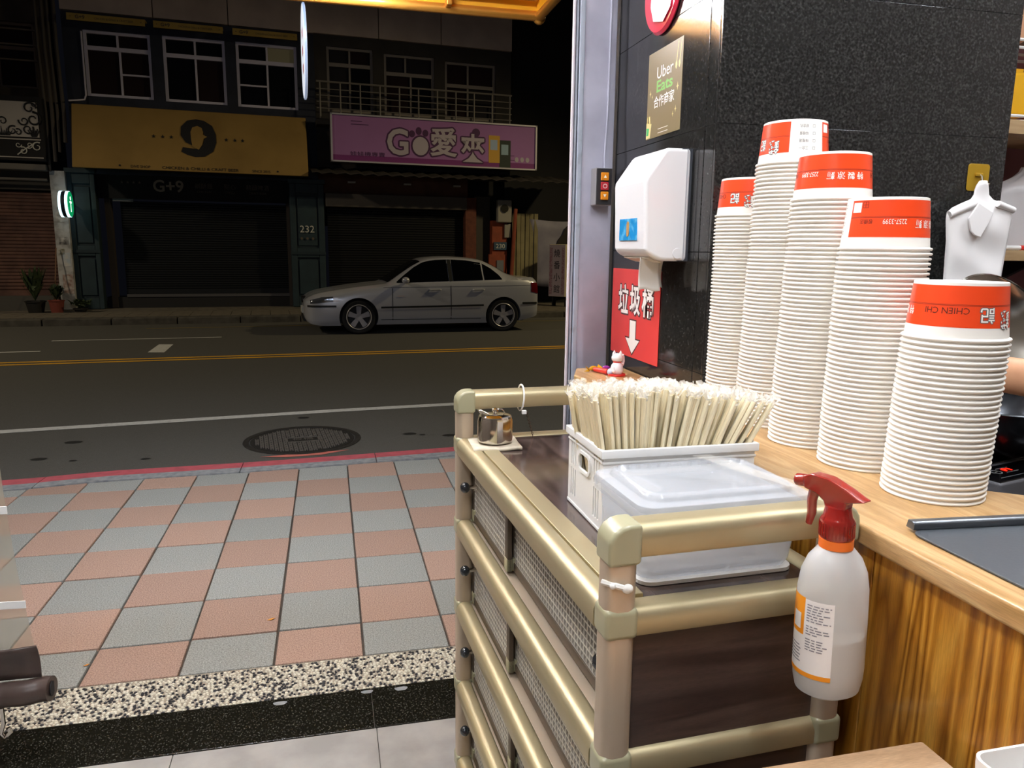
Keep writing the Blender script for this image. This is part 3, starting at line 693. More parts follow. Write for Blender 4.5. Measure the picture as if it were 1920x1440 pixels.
# long pink light box sign
ps = thing('long_sign', 'long pink sign with the words GO 愛夾 over the shop front', 'sign', (3.4, -.6, 3.4), FF)
PF = FF @ TR(0, -.6, 0)
u0, u1, z0, z1 = .885, 5.88, 3.42, 4.49
MB().box(u0, u1, .0, .28, z0, z1).build('sign_box', mat('sign_case', '4a4448', .6), ps, PF)
for a in ((u0, u1, z1 - .035, z1), (u0, u1, z0, z0 + .035), (u0, u0 + .04, z0, z1), (u1 - .04, u1, z0, z1)):
    MB().box(a[0], a[1], -.035, .0, a[2], a[3]).build('frame_edge', mat('sign_frame', 'c9c4cc', .4, m=.4), ps, PF)
MB().box(u0 + .04, u1 - .04, -.008, 0, z0 + .16, z1 - .035).build('pink_face', mat('pink_sign_face', 'a878b4', .28, c2='a070a8', ns=.6), ps, PF)
MB().box(u0 + .04, u1 - .04, -.008, 0, z0 + .035, z0 + .16).build('purple_band', mat('purple_band', '7d3a78', .35), ps, PF)
mo = mat('purple_outline', '4a2450', .6); mwht = mat('pale_sign_letter', 'b3a8b6', .5)
fo = lambda x, z: (x, -.012, z); fw_ = lambda x, z: (x, -.016, z)
circ = lambda cx, cz, rx, rz, v, n=20: [(cx + rx * math.cos(6.2832 * k / n), v, cz + rz * math.sin(6.2832 * k / n)) for k in range(n)]
for s, u, z, h, ww in (('G', 2.42, 3.93, .60, .50), ('愛', 3.52, 3.98, .66, .66), ('夾', 4.24, 3.88, .66, .60)):
    o, w = MB(), MB()
    for k, (dx, dz) in enumerate(((-.035, 0), (.035, 0), (0, -.035), (0, .035), (.025, -.025), (-.025, .025), (.025, .025), (-.025, -.025))): letter(o, s, lambda x, z_: (x, -.012 - .0002 * k, z_), u + dx, z + dz, h, ww, bold=1)
    letter(w, s, fw_, u, z, h, ww, bold=1); q = o.build('letter_outline', mo, ps, PF, kind='stuff'); w.build('letter', mwht, q, PF)
for cx, cz, rx, rz in ((2.96, 3.86, .23, .25), (2.76, 4.13, .07, .08), (2.92, 4.2, .07, .09), (3.08, 4.16, .07, .08), (4.32, 4.24, .1, .1)):
    q = MB().add(circ(cx, cz, rx, rz, -.011), [list(range(20))]).build('paw_pad' if cx < 4 else 'dot_mark', mo, ps, PF)
    if rx > .2: MB().add(circ(2.96, 3.86, .19, .21, -.015), [list(range(20))]).build('letter', mwht, q, PF)
for a in ((1.35, 1.6, 4.33, 4.345), (1.35, 1.75, 4.26, 4.275), (5.05, 5.3, 3.74, 3.75), (5.05, 5.3, 3.64, 3.65)): MB().box(a[0], a[1], -.012, -.008, a[2], a[3]).build('rule', mo, ps, PF)
l = MB(); letter(l, '娃娃機專賣', fo, 1.72, 3.62, .10, .8); l.build('small_lettering', mo, ps, PF, kind='stuff')
for k, x in enumerate((5.36, 5.5, 5.64)): MB().add(circ(x, 3.66, .05, .06, -.012), [list(range(20))]).build('dot_mark', mwht, ps, PF)
for (x, c, c2, dz) in ((4.78, 'c99a3a', '9fb0cc', .0), (5.06, '26302a', '8fa8b8', -.1)):     # two printed arcade cabinets
    q = MB().box(x - .14, x + .14, -.013, -.009, 3.56 + dz, 4.2 + dz).build('cabinet_print', mat('cab_' + c, c, .6), ps, PF)
    MB().box(x - .1, x + .08, -.0135, -.013, 3.86 + dz, 4.1 + dz).build('glass_print', mat('cab_' + c2, c2, .6), q, PF)
# dark rear mass closing the street scene
MB().box(-26, -9, .2, 3, 0, 8).build('far_block', mat('far_block', '2a2522', .9), fr=FF, label='unlit block beyond the left neighbour outside the shutter', cat='building')
# ================================================================== PARKED CAR (frame: x from nose to tail, y away from the viewer, z up)
CF = FF @ TR(-0.03, -4.16, ROAD) @ RZ(-.4)
mPaint = mat('silver_car_paint', 'bcbcc4', .32, m=.3, coat=.8)
mGlassC = mat('tinted_car_glass', '08090b', .06, spec=.6)
mTrim = mat('black_car_trim', '121214', .5); mTyre = mat('tyre_rubber', '16161a', .8); mChrome = mat('bright_metal', 'd0d0d4', .2, m=.4)
# stations: x, sill z, widest half-width, shoulder z, shoulder half-width, top z, top half-width
ST = [(0.00, .30, .52, .56, .50, .60, .40), (0.06, .22, .70, .60, .66, .66, .52), (0.22, .17, .80, .66, .76, .735, .60), (0.55, .16, .85, .73, .80, .80, .62),
      (0.95, .17, .865, .80, .82, .86, .63), (1.35, .17, .865, .86, .82, .905, .62), (1.50, .17, .865, .885, .82, .93, .60), (1.75, .17, .868, .91, .82, 1.10, .56),
      (2.00, .17, .87, .925, .825, 1.27, .54), (2.22, .17, .87, .93, .825, 1.375, .53), (2.50, .17, .87, .94, .83, 1.412, .54), (2.80, .17, .87, .95, .83, 1.418, .54),
      (3.10, .17, .87, .96, .83, 1.40, .535), (3.35, .17, .868, .97, .825, 1.36, .52), (3.60, .17, .865, .985, .82, 1.25, .51), (3.82, .18, .86, .985, .815, 1.12, .51),
      (4.02, .20, .855, .98, .80, 1.045, .56), (4.20, .23, .84, .975, .78, 1.035, .60), (4.36, .27, .81, .96, .74, 1.03, .60), (4.43, .30, .76, .90, .70, .96, .58), (4.47, .36, .62, .66, .60, .70, .5)]
def station(x):
    for i in range(len(ST) - 1):
        if ST[i][0] <= x <= ST[i + 1][0]:
            p0, p1, p2, p3 = ST[max(i - 1, 0)], ST[i], ST[i + 1], ST[min(i + 2, len(ST) - 1)]; t = (x - p1[0]) / (p2[0] - p1[0]); o = []
            for k in range(1, 7):
                m1 = (p2[k] - p0[k]) / max(p2[0] - p0[0], 1e-6) * (p2[0] - p1[0]); m2 = (p3[k] - p1[k]) / max(p3[0] - p1[0], 1e-6) * (p2[0] - p1[0])
                o.append((2 * t**3 - 3 * t**2 + 1) * p1[k] + (t**3 - 2 * t**2 + t) * m1 + (-2 * t**3 + 3 * t**2) * p2[k] + (t**3 - t**2) * m2)
            return o
    return list(ST[-1][1:])
def section(x):
    zb, wm, zs_, ws, zt, wt = station(x); h = zs_ - zb
    return [(wm * .72, zb - .01), (wm * .93, zb), (wm * .97, zb + .10 * h), (wm * .985, zb + .17 * h), (wm, zb + .40 * h), (wm, zb + .60 * h), (wm * .988, zb + .80 * h), ((wm * .985 + ws) / 2 + .008, zb + .94 * h), (ws, zs_),
            (ws * .6 + wt * .4 + .004, zs_ + .38 * (zt - zs_)), (ws * .25 + wt * .75 + .004, zs_ + .75 * (zt - zs_)), (wt, zs_ + .93 * (zt - zs_)), (wt * .82, zt - .012), (wt * .45, zt - .002), (0, zt)]
def side_y(x, z):
    s = section(x)
    for (a, b), (c, d) in zip(s, s[1:]):
        if b <= z <= d and d > b: return a + (c - a) * (z - b) / (d - b)
    return s[8][0]
xs = sorted({round(4.47 * i / 90, 4) for i in range(91)})
b = MB(); n = 0
for x in xs:
    s = section(x); ring = [(x, -p[0], p[1]) for p in s] + [(x, p[0], p[1]) for p in s[-2::-1]]; n = len(ring); b.v += ring
for i in range(len(xs) - 1):
    for j in range(n): b.f.append([i * n + j, i * n + (j + 1) % n, (i + 1) * n + (j + 1) % n, (i + 1) * n + j])
b.f.append(list(range(n))[::-1]); b.f.append([(len(xs) - 1) * n + j for j in range(n)]); b.m = [0] * len(b.f)
me = b.mesh('car_body', mPaint)
# cut the wheel arches
tmp = bpy.data.objects.new('t', me); col.objects.link(tmp); cut = []
WHX = (.95, 3.70)
for x in WHX:
    c = MB().lathe([(0, -1.1), (.352, -1.1), (.352, 1.1), (0, 1.1)], 40, (x, 0, .315), ax='y').mesh('c', mTrim)
    o = bpy.data.objects.new('c', c); col.objects.link(o); cut.append(o)
    d = tmp.modifiers.new('b', 'BOOLEAN'); d.operation = 'DIFFERENCE'; d.object = o; d.solver = 'EXACT'
me2 = bpy.data.meshes.new_from_object(tmp.evaluated_get(bpy.context.evaluated_depsgraph_get()))
bpy.data.objects.remove(tmp)
for o in cut: bpy.data.objects.remove(o)
me2.materials.clear(); me2.materials.append(mPaint)
me2.polygons.foreach_set('material_index', [0] * len(me2.polygons)); smoothen(me2, 32)
car = thing('car', 'silver four-door saloon car parked at the far kerb', 'car', (2.2, 0, 0), CF)
put('body', me2, car, CF)
MB().box(.4, 4.2, -.55, .55, .18, .62).build('underbody', mTrim, car, CF)
def skin_patch(name, m, x0, x1, lo, hi, off, n=14, nz=5, sides=(-1, 1), solid=.0):
    """panel lying on the body side between the curves lo(x) and hi(x)"""
    for sd in sides:
        q = MB()
        def f(a, c):
            x = x0 + (x1 - x0) * a; z = lo(x) + (hi(x) - lo(x)) * c; return (x, sd * (side_y(x, z) + off), z)
        q.grid(f, n, nz); q.build(name, m, car, CF, smooth=60, solid=solid, fix=True)
def pl(*p):
    def f(x):
        for (a, b_), (c, d) in zip(p, p[1:]):
            if x <= c: return b_ + (d - b_) * (x - a) / (c - a) if c > a else d
        return p[-1][1]
    return f
belt = pl((1.5, .915), (2.6, .955), (3.75, .985))
skin_patch('side_window', mGlassC, 1.66, 2.63, lambda x: belt(x) + .01, pl((1.66, .95), (1.8, 1.06), (2.0, 1.21), (2.18, 1.31), (2.4, 1.352), (2.63, 1.362)), .006)
skin_patch('side_window', mGlassC, 2.72, 3.30, lambda x: belt(x) + .01, pl((2.72, 1.362), (3.0, 1.35), (3.30, 1.305)), .006)
skin_patch('quarter_window', mGlassC, 3.33, 3.68, lambda x: belt(x) + .01, pl((3.33, 1.292), (3.5, 1.20), (3.64, 1.08), (3.68, 1.01)), .006)
skin_patch('window_trim', mTrim, 2.64, 2.71, lambda x: belt(x) + .01, lambda x: 1.362, .007, 2)
def top_patch(name, m, x0, x1, k0, off):
    q = MB()
    def f(a, c):
        x = x0 + (x1 - x0) * a; s = section(x); s = s[k0:]; full = [(-p[0], p[1]) for p in s] + [(p[0], p[1]) for p in s[-2::-1]]
        t = c * (len(full) - 1); i = min(int(t), len(full) - 2); t -= i
        return (x, full[i][0] * (1 - t) + full[i + 1][0] * t, full[i][1] * (1 - t) + full[i + 1][1] * t + off)
    q.grid(f, 10, 14); q.build(name, m, car, CF, smooth=60)
top_patch('windscreen', mGlassC, 1.52, 2.13, 11, .006); top_patch('rear_window', mGlassC, 3.42, 3.92, 11, .006)
strip = lambda z, h: (lambda x: z, lambda x: z + h)
skin_patch('side_moulding', mTrim, 1.35, 3.30, lambda x: .47 + .012 * (x - 1.35), lambda x: .505 + .012 * (x - 1.35), .012)
skin_patch('bumper_strip', mTrim, 4.08, 4.45, lambda x: .52, lambda x: .56, .012, 6)
skin_patch('bumper_strip', mTrim, .05, .55, lambda x: .50, lambda x: .535, .012, 8)
skin_patch('headlamp', mat('headlamp_glass', '5a5c62', .08, m=.3), .10, .50, pl((.10, .56), (.5, .60)), pl((.10, .625), (.3, .68), (.5, .69)), .005, 8)
skin_patch('indicator_lamp', mat('clear_lamp', 'b9aeb4', .15), .50, .60, pl((.5, .60), (.6, .61)), pl((.5, .69), (.6, .665)), .006, 3)
skin_patch('tail_lamp', mat('tail_lamp_red', '5a1218', .12), 4.27, 4.42, pl((4.27, .76), (4.42, .72)), pl((4.27, .94), (4.42, .93)), .008, 4)
skin_patch('side_lamp', mat('clear_lamp', 'b9aeb4', .15), 1.66, 1.78, lambda x: .68, lambda x: .705, .008, 3)
for x in (1.56, 2.66):
    skin_patch('door_gap', mTrim, x, x + .012, lambda x: .25, lambda x: belt(x), .003, 1, 8)
skin_patch('sill_gap', mTrim, 1.35, 3.25, lambda x: .255, lambda x: .265, .003, 10, 1)
skin_patch('crease_shade_strip', mat('silver_shadow_line', '77777d', .3, m=.7), 1.4, 4.25, lambda x: .845 + .012 * (x - 1.4), lambda x: .851 + .012 * (x - 1.4), .002, 24, 1)  # crease shade painted as a thin darker strip on the body side
for sd in (-1, 1):
    for x in (2.36, 3.20):
        y = side_y(x, .80); h = MB().tube([(x - .11, sd * (y - .0), .80), (x - .09, sd * (y + .03), .805), (x + .09, sd * (y + .03), .81), (x + .11, sd * y, .805)], .016, 8)
        h.build('door_handle', mChrome, car, CF, smooth=True)
    MB().sphere((1.80, sd * .93, .985), .085, 14, 10, (.85, .9, .72)).build('mirror', mPaint, car, CF, smooth=True)
    MB().box(1.78, 1.84, min(sd * .80, sd * .92), max(sd * .80, sd * .92), .94, .965).build('mirror_arm', mTrim, car, CF)
for x in WHX:
    for sd in (-1, 1):
        y = sd * .745; w = MB().lathe([(.20, -.10), (.285, -.105), (.313, -.08), (.315, 0), (.313, .08), (.285, .105), (.20, .10)], 40, (x, y, .315), ax='y').build('tyre', mTyre, car, CF, smooth=True)
        rm = MB().lathe([(.20, -.09), (.222, -.108), (.232, -.10), (.222, -.03), (.222, .09)], 40, (x, y, .315), ax='y')
        rm.lathe([(0, -.085), (.055, -.09), (.06, -.07)], 20, (x, y, .315), ax='y')
        for k in range(5):
            a = 2 * math.pi * k / 5 + .3; d = Vector((math.cos(a), 0, math.sin(a))); e = Vector((-math.sin(a), 0, math.cos(a))); c = Vector((x, y, .315)); oy = Vector((0, -sd * -.0 - .0, 0))
            yo = Vector((0, sd * .085 if sd > 0 else -.085, 0)); V = []
            for rr, hw, dy in ((.035, .035, 0), (.21, .05, -.02)):
                for s_ in (-1, 1):
                    for q in (0, .035): V.append(c + d * rr + e * hw * s_ + yo - Vector((0, math.copysign(q - dy * 0, yo.y), 0)))
            rm.add(V, [(0, 2, 6, 4), (1, 5, 7, 3), (0, 4, 5, 1), (2, 3, 7, 6), (4, 6, 7, 5), (0, 1, 3, 2)])
        rm.build('rim', mat('alloy_wheel', 'a9a6ac', .35, m=.2), w, CF, smooth=30)
        MB().lathe([(0, sd * .03 - .005), (.215, sd * .03 - .005), (.215, sd * .03 + .005), (0, sd * .03 + .005)], 30, (x, y, .315), ax='y').build('brake_shadow', mat('wheel_shade', '1c1c20', .6), w, CF)  # dark disc put in as the shade behind the spokes
gr = MB()
for s in (-1, 1): gr.prism(rrect(.17, .11, .04, 4, s * .105, .60), -.02, .05, 'yz')
gr.build('kidney_grille', mTrim, car, CF)
MB().box(-.03, .02, -.24, .24, .36, .47).build('number_plate', mat('plate_white', 'b9b9b4', .5), car, CF)
MB().box(-.012, .05, -.5, .5, .23, .32).build('air_intake', mTrim, car, CF)
# ================================================================== NEAR SIDE: storefront
mGold = mat('champagne_aluminium', 'b8ab88', .4, m=.65); mAlu = mat('brushed_aluminium', 'c4b29c', .42, m=.4); mAluD = mat('bronze_aluminium', '5c5146', .45, m=.5)
mCream = mat('cream_plastic', 'a29e80', .3, coat=.3); mKnob = mat('black_knob', '23262a', .15, coat=.5)
mWhitePl = mat('white_plastic', 'f0efec', .35); mSteel = mat('polished_steel', 'c9c4bc', .12, m=1)
# --- yellow awning with its gold edge tubes
mAwn = mat('yellow_awning_fabric', 'e0a012', .6, c2='d29410', ns=2); mAwnT = mat('gold_painted_tube', 'c48b3a', .3, m=.6)
aw = thing('awning', 'yellow awning with gold edge tube over the shop front', 'awning', (-1, 3.0, 2.54))
MB().box(-3.2, .965, 3.59, 3.60, 2.56, 2.76).build('valance', mAwn, aw)
MB().box(.96, .97, 2.37, 3.60, 2.56, 2.78).build('end_cloth', mAwn, aw)
MB().add([(-3.2, 3.6, 2.76), (.97, 3.6, 2.76), (.97, 2.37, 2.94), (-3.2, 2.37, 2.94)], [(0, 1, 2, 3)]).build('roof_cloth', mAwn, aw, solid=.004)
MB().tube([(-3.2, 3.6, 2.553), (.985, 3.6, 2.553)], .022, 12).build('front_tube', mAwnT, aw, smooth=True)
MB().tube([(.975, 3.62, 2.55), (.975, 2.37, 2.56)], .022, 12).build('end_tube', mAwnT, aw, smooth=True)
MB().tube([(-3.2, 3.54, 2.61), (.95, 3.54, 2.61)], .012, 10).build('inner_tube', mAwnT, aw, smooth=True)
MB().sphere((.978, 3.605, 2.548), .03, 12, 8).build('corner_cap', mAwnT, aw, smooth=True)
for x in (.55, -.2, -1.1): MB().box(x - .012, x + .012, 3.53, 3.60, 2.55, 2.63).build('clip', mAwnT, aw, bev=.004)
# --- round light sign hung edge-on above the pavement
ds = thing('round_hanging_sign', 'thin round light sign seen edge-on above the pavement', 'sign', (-.105, 5, 2.38))
D = TR(-.105, 5, 2.65) @ RZ(3.6)
MB().lathe([(.262, -.007), (.27, -.005), (.27, .005), (.262, .007)], 48, ax='x').build('rim', mat('pale_blue_rim', 'b9cbe8', .3, m=.3, emit='c4d4f4', es=.35), ds, D, smooth=True)
for s in (-1, 1): MB().lathe([(0, s * .006), (.262, s * .006), (.262, s * .008), (0, s * .008)], 48, ax='x').build('face', mat('lit_sign_face', 'e8e4d8', .4, emit='e4ecff', es=.55), ds, D)
b = MB(); [b.box(-.0085, .0085, -.05, .05, z, z + .05) for z in (-.12, -.02, .08)]; b.build('red_print', mat('sign_red_print', 'c83c32', .5), ds, D)
MB().tube([(0, 0, .27), (0, 0, .42), (0, -1.5, .40)], .01, 8).build('bracket', mDark, ds, D)
# --- rolled vinyl curtain at the left of the opening
vc = thing('vinyl_curtain', 'clear vinyl drop curtain with brown hem at the left of the opening', 'curtain', (-1.4, 2.3, .2))
CT = TR(-.9, 2.3, 0) @ RZ(3) @ TR(.9, -2.3, 0)
def cx(z): return -.905 + .06 * max(0, (.9 - z) / .73) ** 1.6
MB().grid(lambda a, c: ((cx(.34 + 2.4 * c)) * (1 - a) + -2.3 * a, 2.3 + .012 * math.sin(14 * a + 2 * c), .34 + 2.4 * c), 20, 30).build('clear_sheet', mat('clear_vinyl', 'c9bda6', .18, alpha=.5, c2='b4a890', ns=3), vc, CT, smooth=True)
for z in (.48, .765):
    MB().grid(lambda a, c: (cx(z) + .006 - 1.2 * a, 2.292 + .012 * math.sin(14 * a), z - .012 + .022 * c), 20, 1).build('white_seam', mat('white_vinyl_seam', 'f2f2f0', .4), vc, CT, solid=.003)
mVin = mat('brown_vinyl', '4a3c36', .35, c2='3b302c', ns=12, bump=.3, bs=30, bd=.004)
MB().grid(lambda a, c: (cx(.25) - .004 + .006 * (1 - c) - 1.4 * a, 2.29 + .012 * math.sin(11 * a + 3 * c), .25 + .098 * c), 24, 5).build('hem', mVin, vc, CT, smooth=True, solid=.006)
MB().tube([(cx(.2) + .02 - .02 * i, 2.285 + .004 * math.sin(i * 1.3), .212 - .0004 * i) for i in range(70)], .036, 16).build('hem_roll', mVin, vc, CT, smooth=True)
MB().tube([(cx(.2) + .021, 2.285, .212), (cx(.2) + .023, 2.285, .212)], .022, 14).build('roll_end', mDark, vc, CT)
MB().tube([(-.955, 2.27, .18), (-.955, 2.27, .13), (-.965, 2.27, .10), (-.955, 2.27, .085), (-.94, 2.27, .1), (-.945, 2.27, .115)], .006, 8).build('hook', mSteel, vc, CT, smooth=True)

# ================================================================== CABINET of aluminium tube with lattice sliding panes
KF = TR(.3125, .793, 0) @ RZ(2.5); CW, CL, PS = .352, .91, .04
mWenge = wood('dark_wood_board', '3a2a24', '55433a', '483730', (1, 14, 14), 2.2, .6, .28, .15, 5, (3, 40, 40), 30)
mWengeT = wood('dark_wood_top', '3a2e2a', '5a4a44', '4a3c37', (14, 1.2, 14), 2.2, .6, .16, .35, 5, (40, 3, 40), 30)
mLat = mat('lattice_glass', 'c9c4ba', .22, spec=.6)
cb = thing('dish_cabinet', 'champagne aluminium dish cabinet with lattice sliding panes and dark top', 'cabinet', (.17, .45, 0), KF)
LV = [1.053, .857, .652, .447, .242]
def kb_(name, m, x0, x1, y0, y1, z0, z1, par=None, bev=.004): return MB().box(x0, x1, y0, y1, z0, z1).build(name, m, par or cb, KF, bev=bev, seg=3)
def drail(name, ax, a0, a1, b0, b1, z0, z1, r=.017):
    """tube with a rounded upper outer edge and a flat face"""
    h = [(b0, z0 + .004), (b0 + .001, z0 + .001), (b0 + .004, z0), (b1 - .004, z0), (b1, z0 + .004)] + [(b1 - (.008 - .008 * math.cos(t)), z1 - .008 + .008 * math.sin(t)) for t in (.0, .52, 1.05, 1.57)] + [(b0 + r - r * math.sin(t), z1 - r + r * math.cos(t)) for t in (.0, .26, .52, .79, 1.05, 1.31, 1.57)]
    return MB().prism(h, a0, a1, 'yz' if ax == 'x' else 'xz').build(name, mGold, cb, KF, smooth=35)
for x in (0, CW - PS):
    for y in (0, CL - PS):
        p = kb_('post', mAlu, x, x + PS, y, y + PS, .02, 1.14, bev=.013)
        MB().lathe([(0, 0), (.022, 0), (.022, .02), (0, .02)], 16, (x + .02, y + .02, 0)).build('foot', mDark, p, KF)
for x, s in ((0, 1), (CW, -1)):
    for y in (-.002, CL - PS - .002):
        pr_ = [(x - s * .001, 1.128), (x - s * .001, 1.155)] + [(x + s * (.026 - .028 * math.cos(a)), 1.152 + .028 * math.sin(a)) for a in (.4, .8, 1.2, 1.57)] + [(x + s * .042, 1.18), (x + s * .042, 1.133), (x + s * .040, 1.128)]
        MB().prism(pr_, y, y + PS + .004, 'xz').build('corner_elbow', mCream, cb, KF, bev=.007, seg=3)
        for z in LV: MB().box(x - .002 if s > 0 else x - PS - .002, x + PS + .002 if s > 0 else x + .002, y, y + PS + .004, z - .021, z + .02).build('joint_block', mCream, cb, KF, bev=.008, seg=3)
for y in (0, CL - PS):
    drail('top_rail', 'x', .041, CW - .041, y, y + PS, 1.137, 1.178)
    for z in LV: drail('end_rail', 'x', PS, CW - PS, y + .001, y + PS - .003, z - .018, z + .018)
    for a, c in zip(LV, LV[1:]):
        kb_('end_board', mWenge, PS, CW - PS, y + .014, y + .022, c + .017, a - .017, bev=0)
for i, z in enumerate(LV):
    drail('front_rail', 'y', PS, CL - PS, -.002, .033, z - .019, z + .0185)
    kb_('back_rail', mGold, CW - .034, CW, PS, CL - PS, z - .018, z + .018, bev=.015)
    kb_('track', mGold if i == 0 else mAlu, .033, .066, PS, CL - PS, z + .006, z + (.0183 if i == 0 else .012), bev=.001)
    if i == 0: kb_('top_board', mWengeT, .066, CW - .036, .036, CL - .036, z - .006, z + .0135, bev=.001)
    else: kb_('shelf_board', mWenge, .066, CW - .036, .036, CL - .036, z - .006, z + .006, bev=0)
kb_('back_board', mWenge, CW - .016, CW - .01, PS, CL - PS, .26, 1.04, bev=0)
def lattice(y0, y1, z0, z1, x, p=.0125):
    """pane of little pressed pyramids, ridges outward"""
    ny, nz = max(1, round((y1 - y0) / p)), max(1, round((z1 - z0) / p)); b = MB(); dy, dz = (y1 - y0) / ny, (z1 - z0) / nz; g = .12
    for i in range(ny):
        for j in range(nz):
            a, c = y0 + i * dy, z0 + j * dz; o = len(b.v)
            b.v += [(x - .0022, a, c), (x - .0022, a + dy, c), (x - .0022, a + dy, c + dz), (x - .0022, a, c + dz),
                    (x - .0022, a + dy * g, c + dz * g), (x - .0022, a + dy * (1 - g), c + dz * g), (x - .0022, a + dy * (1 - g), c + dz * (1 - g)), (x - .0022, a + dy * g, c + dz * (1 - g)), (x + .0012, a + dy / 2, c + dz / 2)]
            b.f += [[o + k, o + (k + 1) % 4, o + 4 + (k + 1) % 4, o + 4 + k] for k in range(4)] + [[o + 4 + k, o + 4 + (k + 1) % 4, o + 8] for k in range(4)]
    b.m = [0, 0, 0, 0, 1, 1, 1, 1] * (ny * nz); return b
mLatShade = mat('lattice_facet_shade', '8d8880', .18, spec=.6)  # same glass as the ridges, painted darker for the dim cabinet inside
for i, (zt, zb) in enumerate(zip(LV, LV[1:])):
    z0, z1 = zb + .0185, zt - .0185
    for (y0, y1, x, kn) in ((.565 - .02 * i, CL - PS, .040, 'far'), (PS, .585 - .02 * i, .053, 'near')):
        fr_ = MB()
        for a in ((y0, y0 + .02, z0, z1), (y1 - .012, y1, z0, z1), (y0 + .02, y1 - .012, z0, z0 + .017), (y0 + .02, y1 - .012, z1 - .026, z1)): fr_.box(x - .005, x + .005, *a)
        pn = fr_.build('sliding_pane', mAluD, cb, KF, bev=.0012, seg=1)
        lattice(y0 + .02, y1 - .012, z0 + .017, z1 - .026, x).build('lattice_glass', [mLat, mLatShade], pn, KF, fix=False)
        for yy in (y0, y1 - .019):
            for zz in (z0, z1 - .026): MB().box(x - .0062, x + .0055, yy, yy + .019, zz, zz + .026).build('corner_piece', mCream, pn, KF, bev=.001, seg=1)
        ky = y1 - .035 if kn == 'far' else y0 + .03; kz = (z0 + z1) / 2 + .01
        k = MB().tube([(x - .004, ky, kz), (x - .020, ky, kz)], .005, 10); k.build('knob_stem', mSteel, pn, KF, smooth=True)
        MB().sphere((x - .030, ky, kz), .0125, 16, 12, (.9, 1, 1)).build('knob', mKnob, pn, KF, smooth=True)
# ties on the rails
b = MB(); P = [(.155 + .012 * math.sin(t) * .2, .89 + .028 * math.cos(t), 1.157 + .03 * math.sin(t)) for t in [k * .3491 for k in range(19)]]
b.tube(P, .0022, 6); b.box(.150, .160, .857, .864, 1.124, 1.132); b.build('cable_tie', mWhitePl, fr=KF, label='white cable tie looped round the far top rail of the cabinet', cat='cable tie')
b = MB()
for k in range(14): b.lathe([(.0016, -.0008), (.0030, 0), (.0016, .0008)], 8, (.165 + .0012 * k, .872, 1.124 - .0042 * k), ax='x' if k % 2 else 'y')
b.build('chain', mat('rusty_chain', '5a4a3c', .5, m=.7), fr=KF, label='short rusty chain hanging from the far cabinet rail', cat='chain', smooth=True)
b = MB(); b.tube([(-.004, .012, 1.107), (.012, -.004, 1.106), (.024, -.006, 1.102)], .0035, 6); b.sphere((.022, -.006, 1.103), .006, 10, 8, (1.2, .8, 1)); b.sphere((.004, -.003, 1.107), .004, 8, 6)
b.build('string_knot', mat('white_string', 'e6e4de', .8), fr=KF, label='white string knotted round the near cabinet post', cat='string', smooth=True)

# --- steel sugar pot on a folded cloth
ZT = 1.0665
cl = MB().grid(lambda a, c: (.012 + .108 * a + .01 * c, .735 + .105 * c, ZT + .004 + .0012 * math.sin(9 * a) * math.cos(7 * c)), 10, 10)
cl.build('folded_cloth', mat('beige_cloth', 'cfc4b0', .9, c2='bdb29e', ns=60), fr=KF @ TR(.0, .02, 0), smooth=True, solid=.006, label='folded beige cloth under the steel pot', cat='cloth')
kt = thing('sugar_pot', 'small polished steel pot with hinged lid on the cabinet', 'pot', (.10, .815, ZT), KF)
PC = KF @ TR(.073, .812, ZT + .008)
MB().lathe([(0, 0), (.034, 0), (.039, .004), (.0395, .012), (.039, .05), (.037, .057), (.033, .059)], 40).build('body', mSteel, kt, PC, smooth=True)
MB().lathe([(.037, .0575), (.036, .0605), (.03, .063), (.012, .065), (0, .0652)], 40).build('lid', mSteel, kt, PC, smooth=True)
MB().lathe([(.004, .064), (.004, .068), (.0075, .071), (.0075, .075), (.005, .0765), (0, .077)], 20).build('lid_knob', mSteel, kt, PC, smooth=True)
MB().tube([(.01 + .01 * math.cos(t), -.004, .066 + .009 * math.sin(t)) for t in [k * .35 for k in range(10)]], .0016, 6).build('lid_loop', mSteel, kt, PC, smooth=True)
MB().prism([(-.030, .060), (-.040, .074), (-.036, .077), (-.014, .066), (-.014, .062)], -.006, .006, 'xz').build('spout', mSteel, kt, PC, bev=.002)

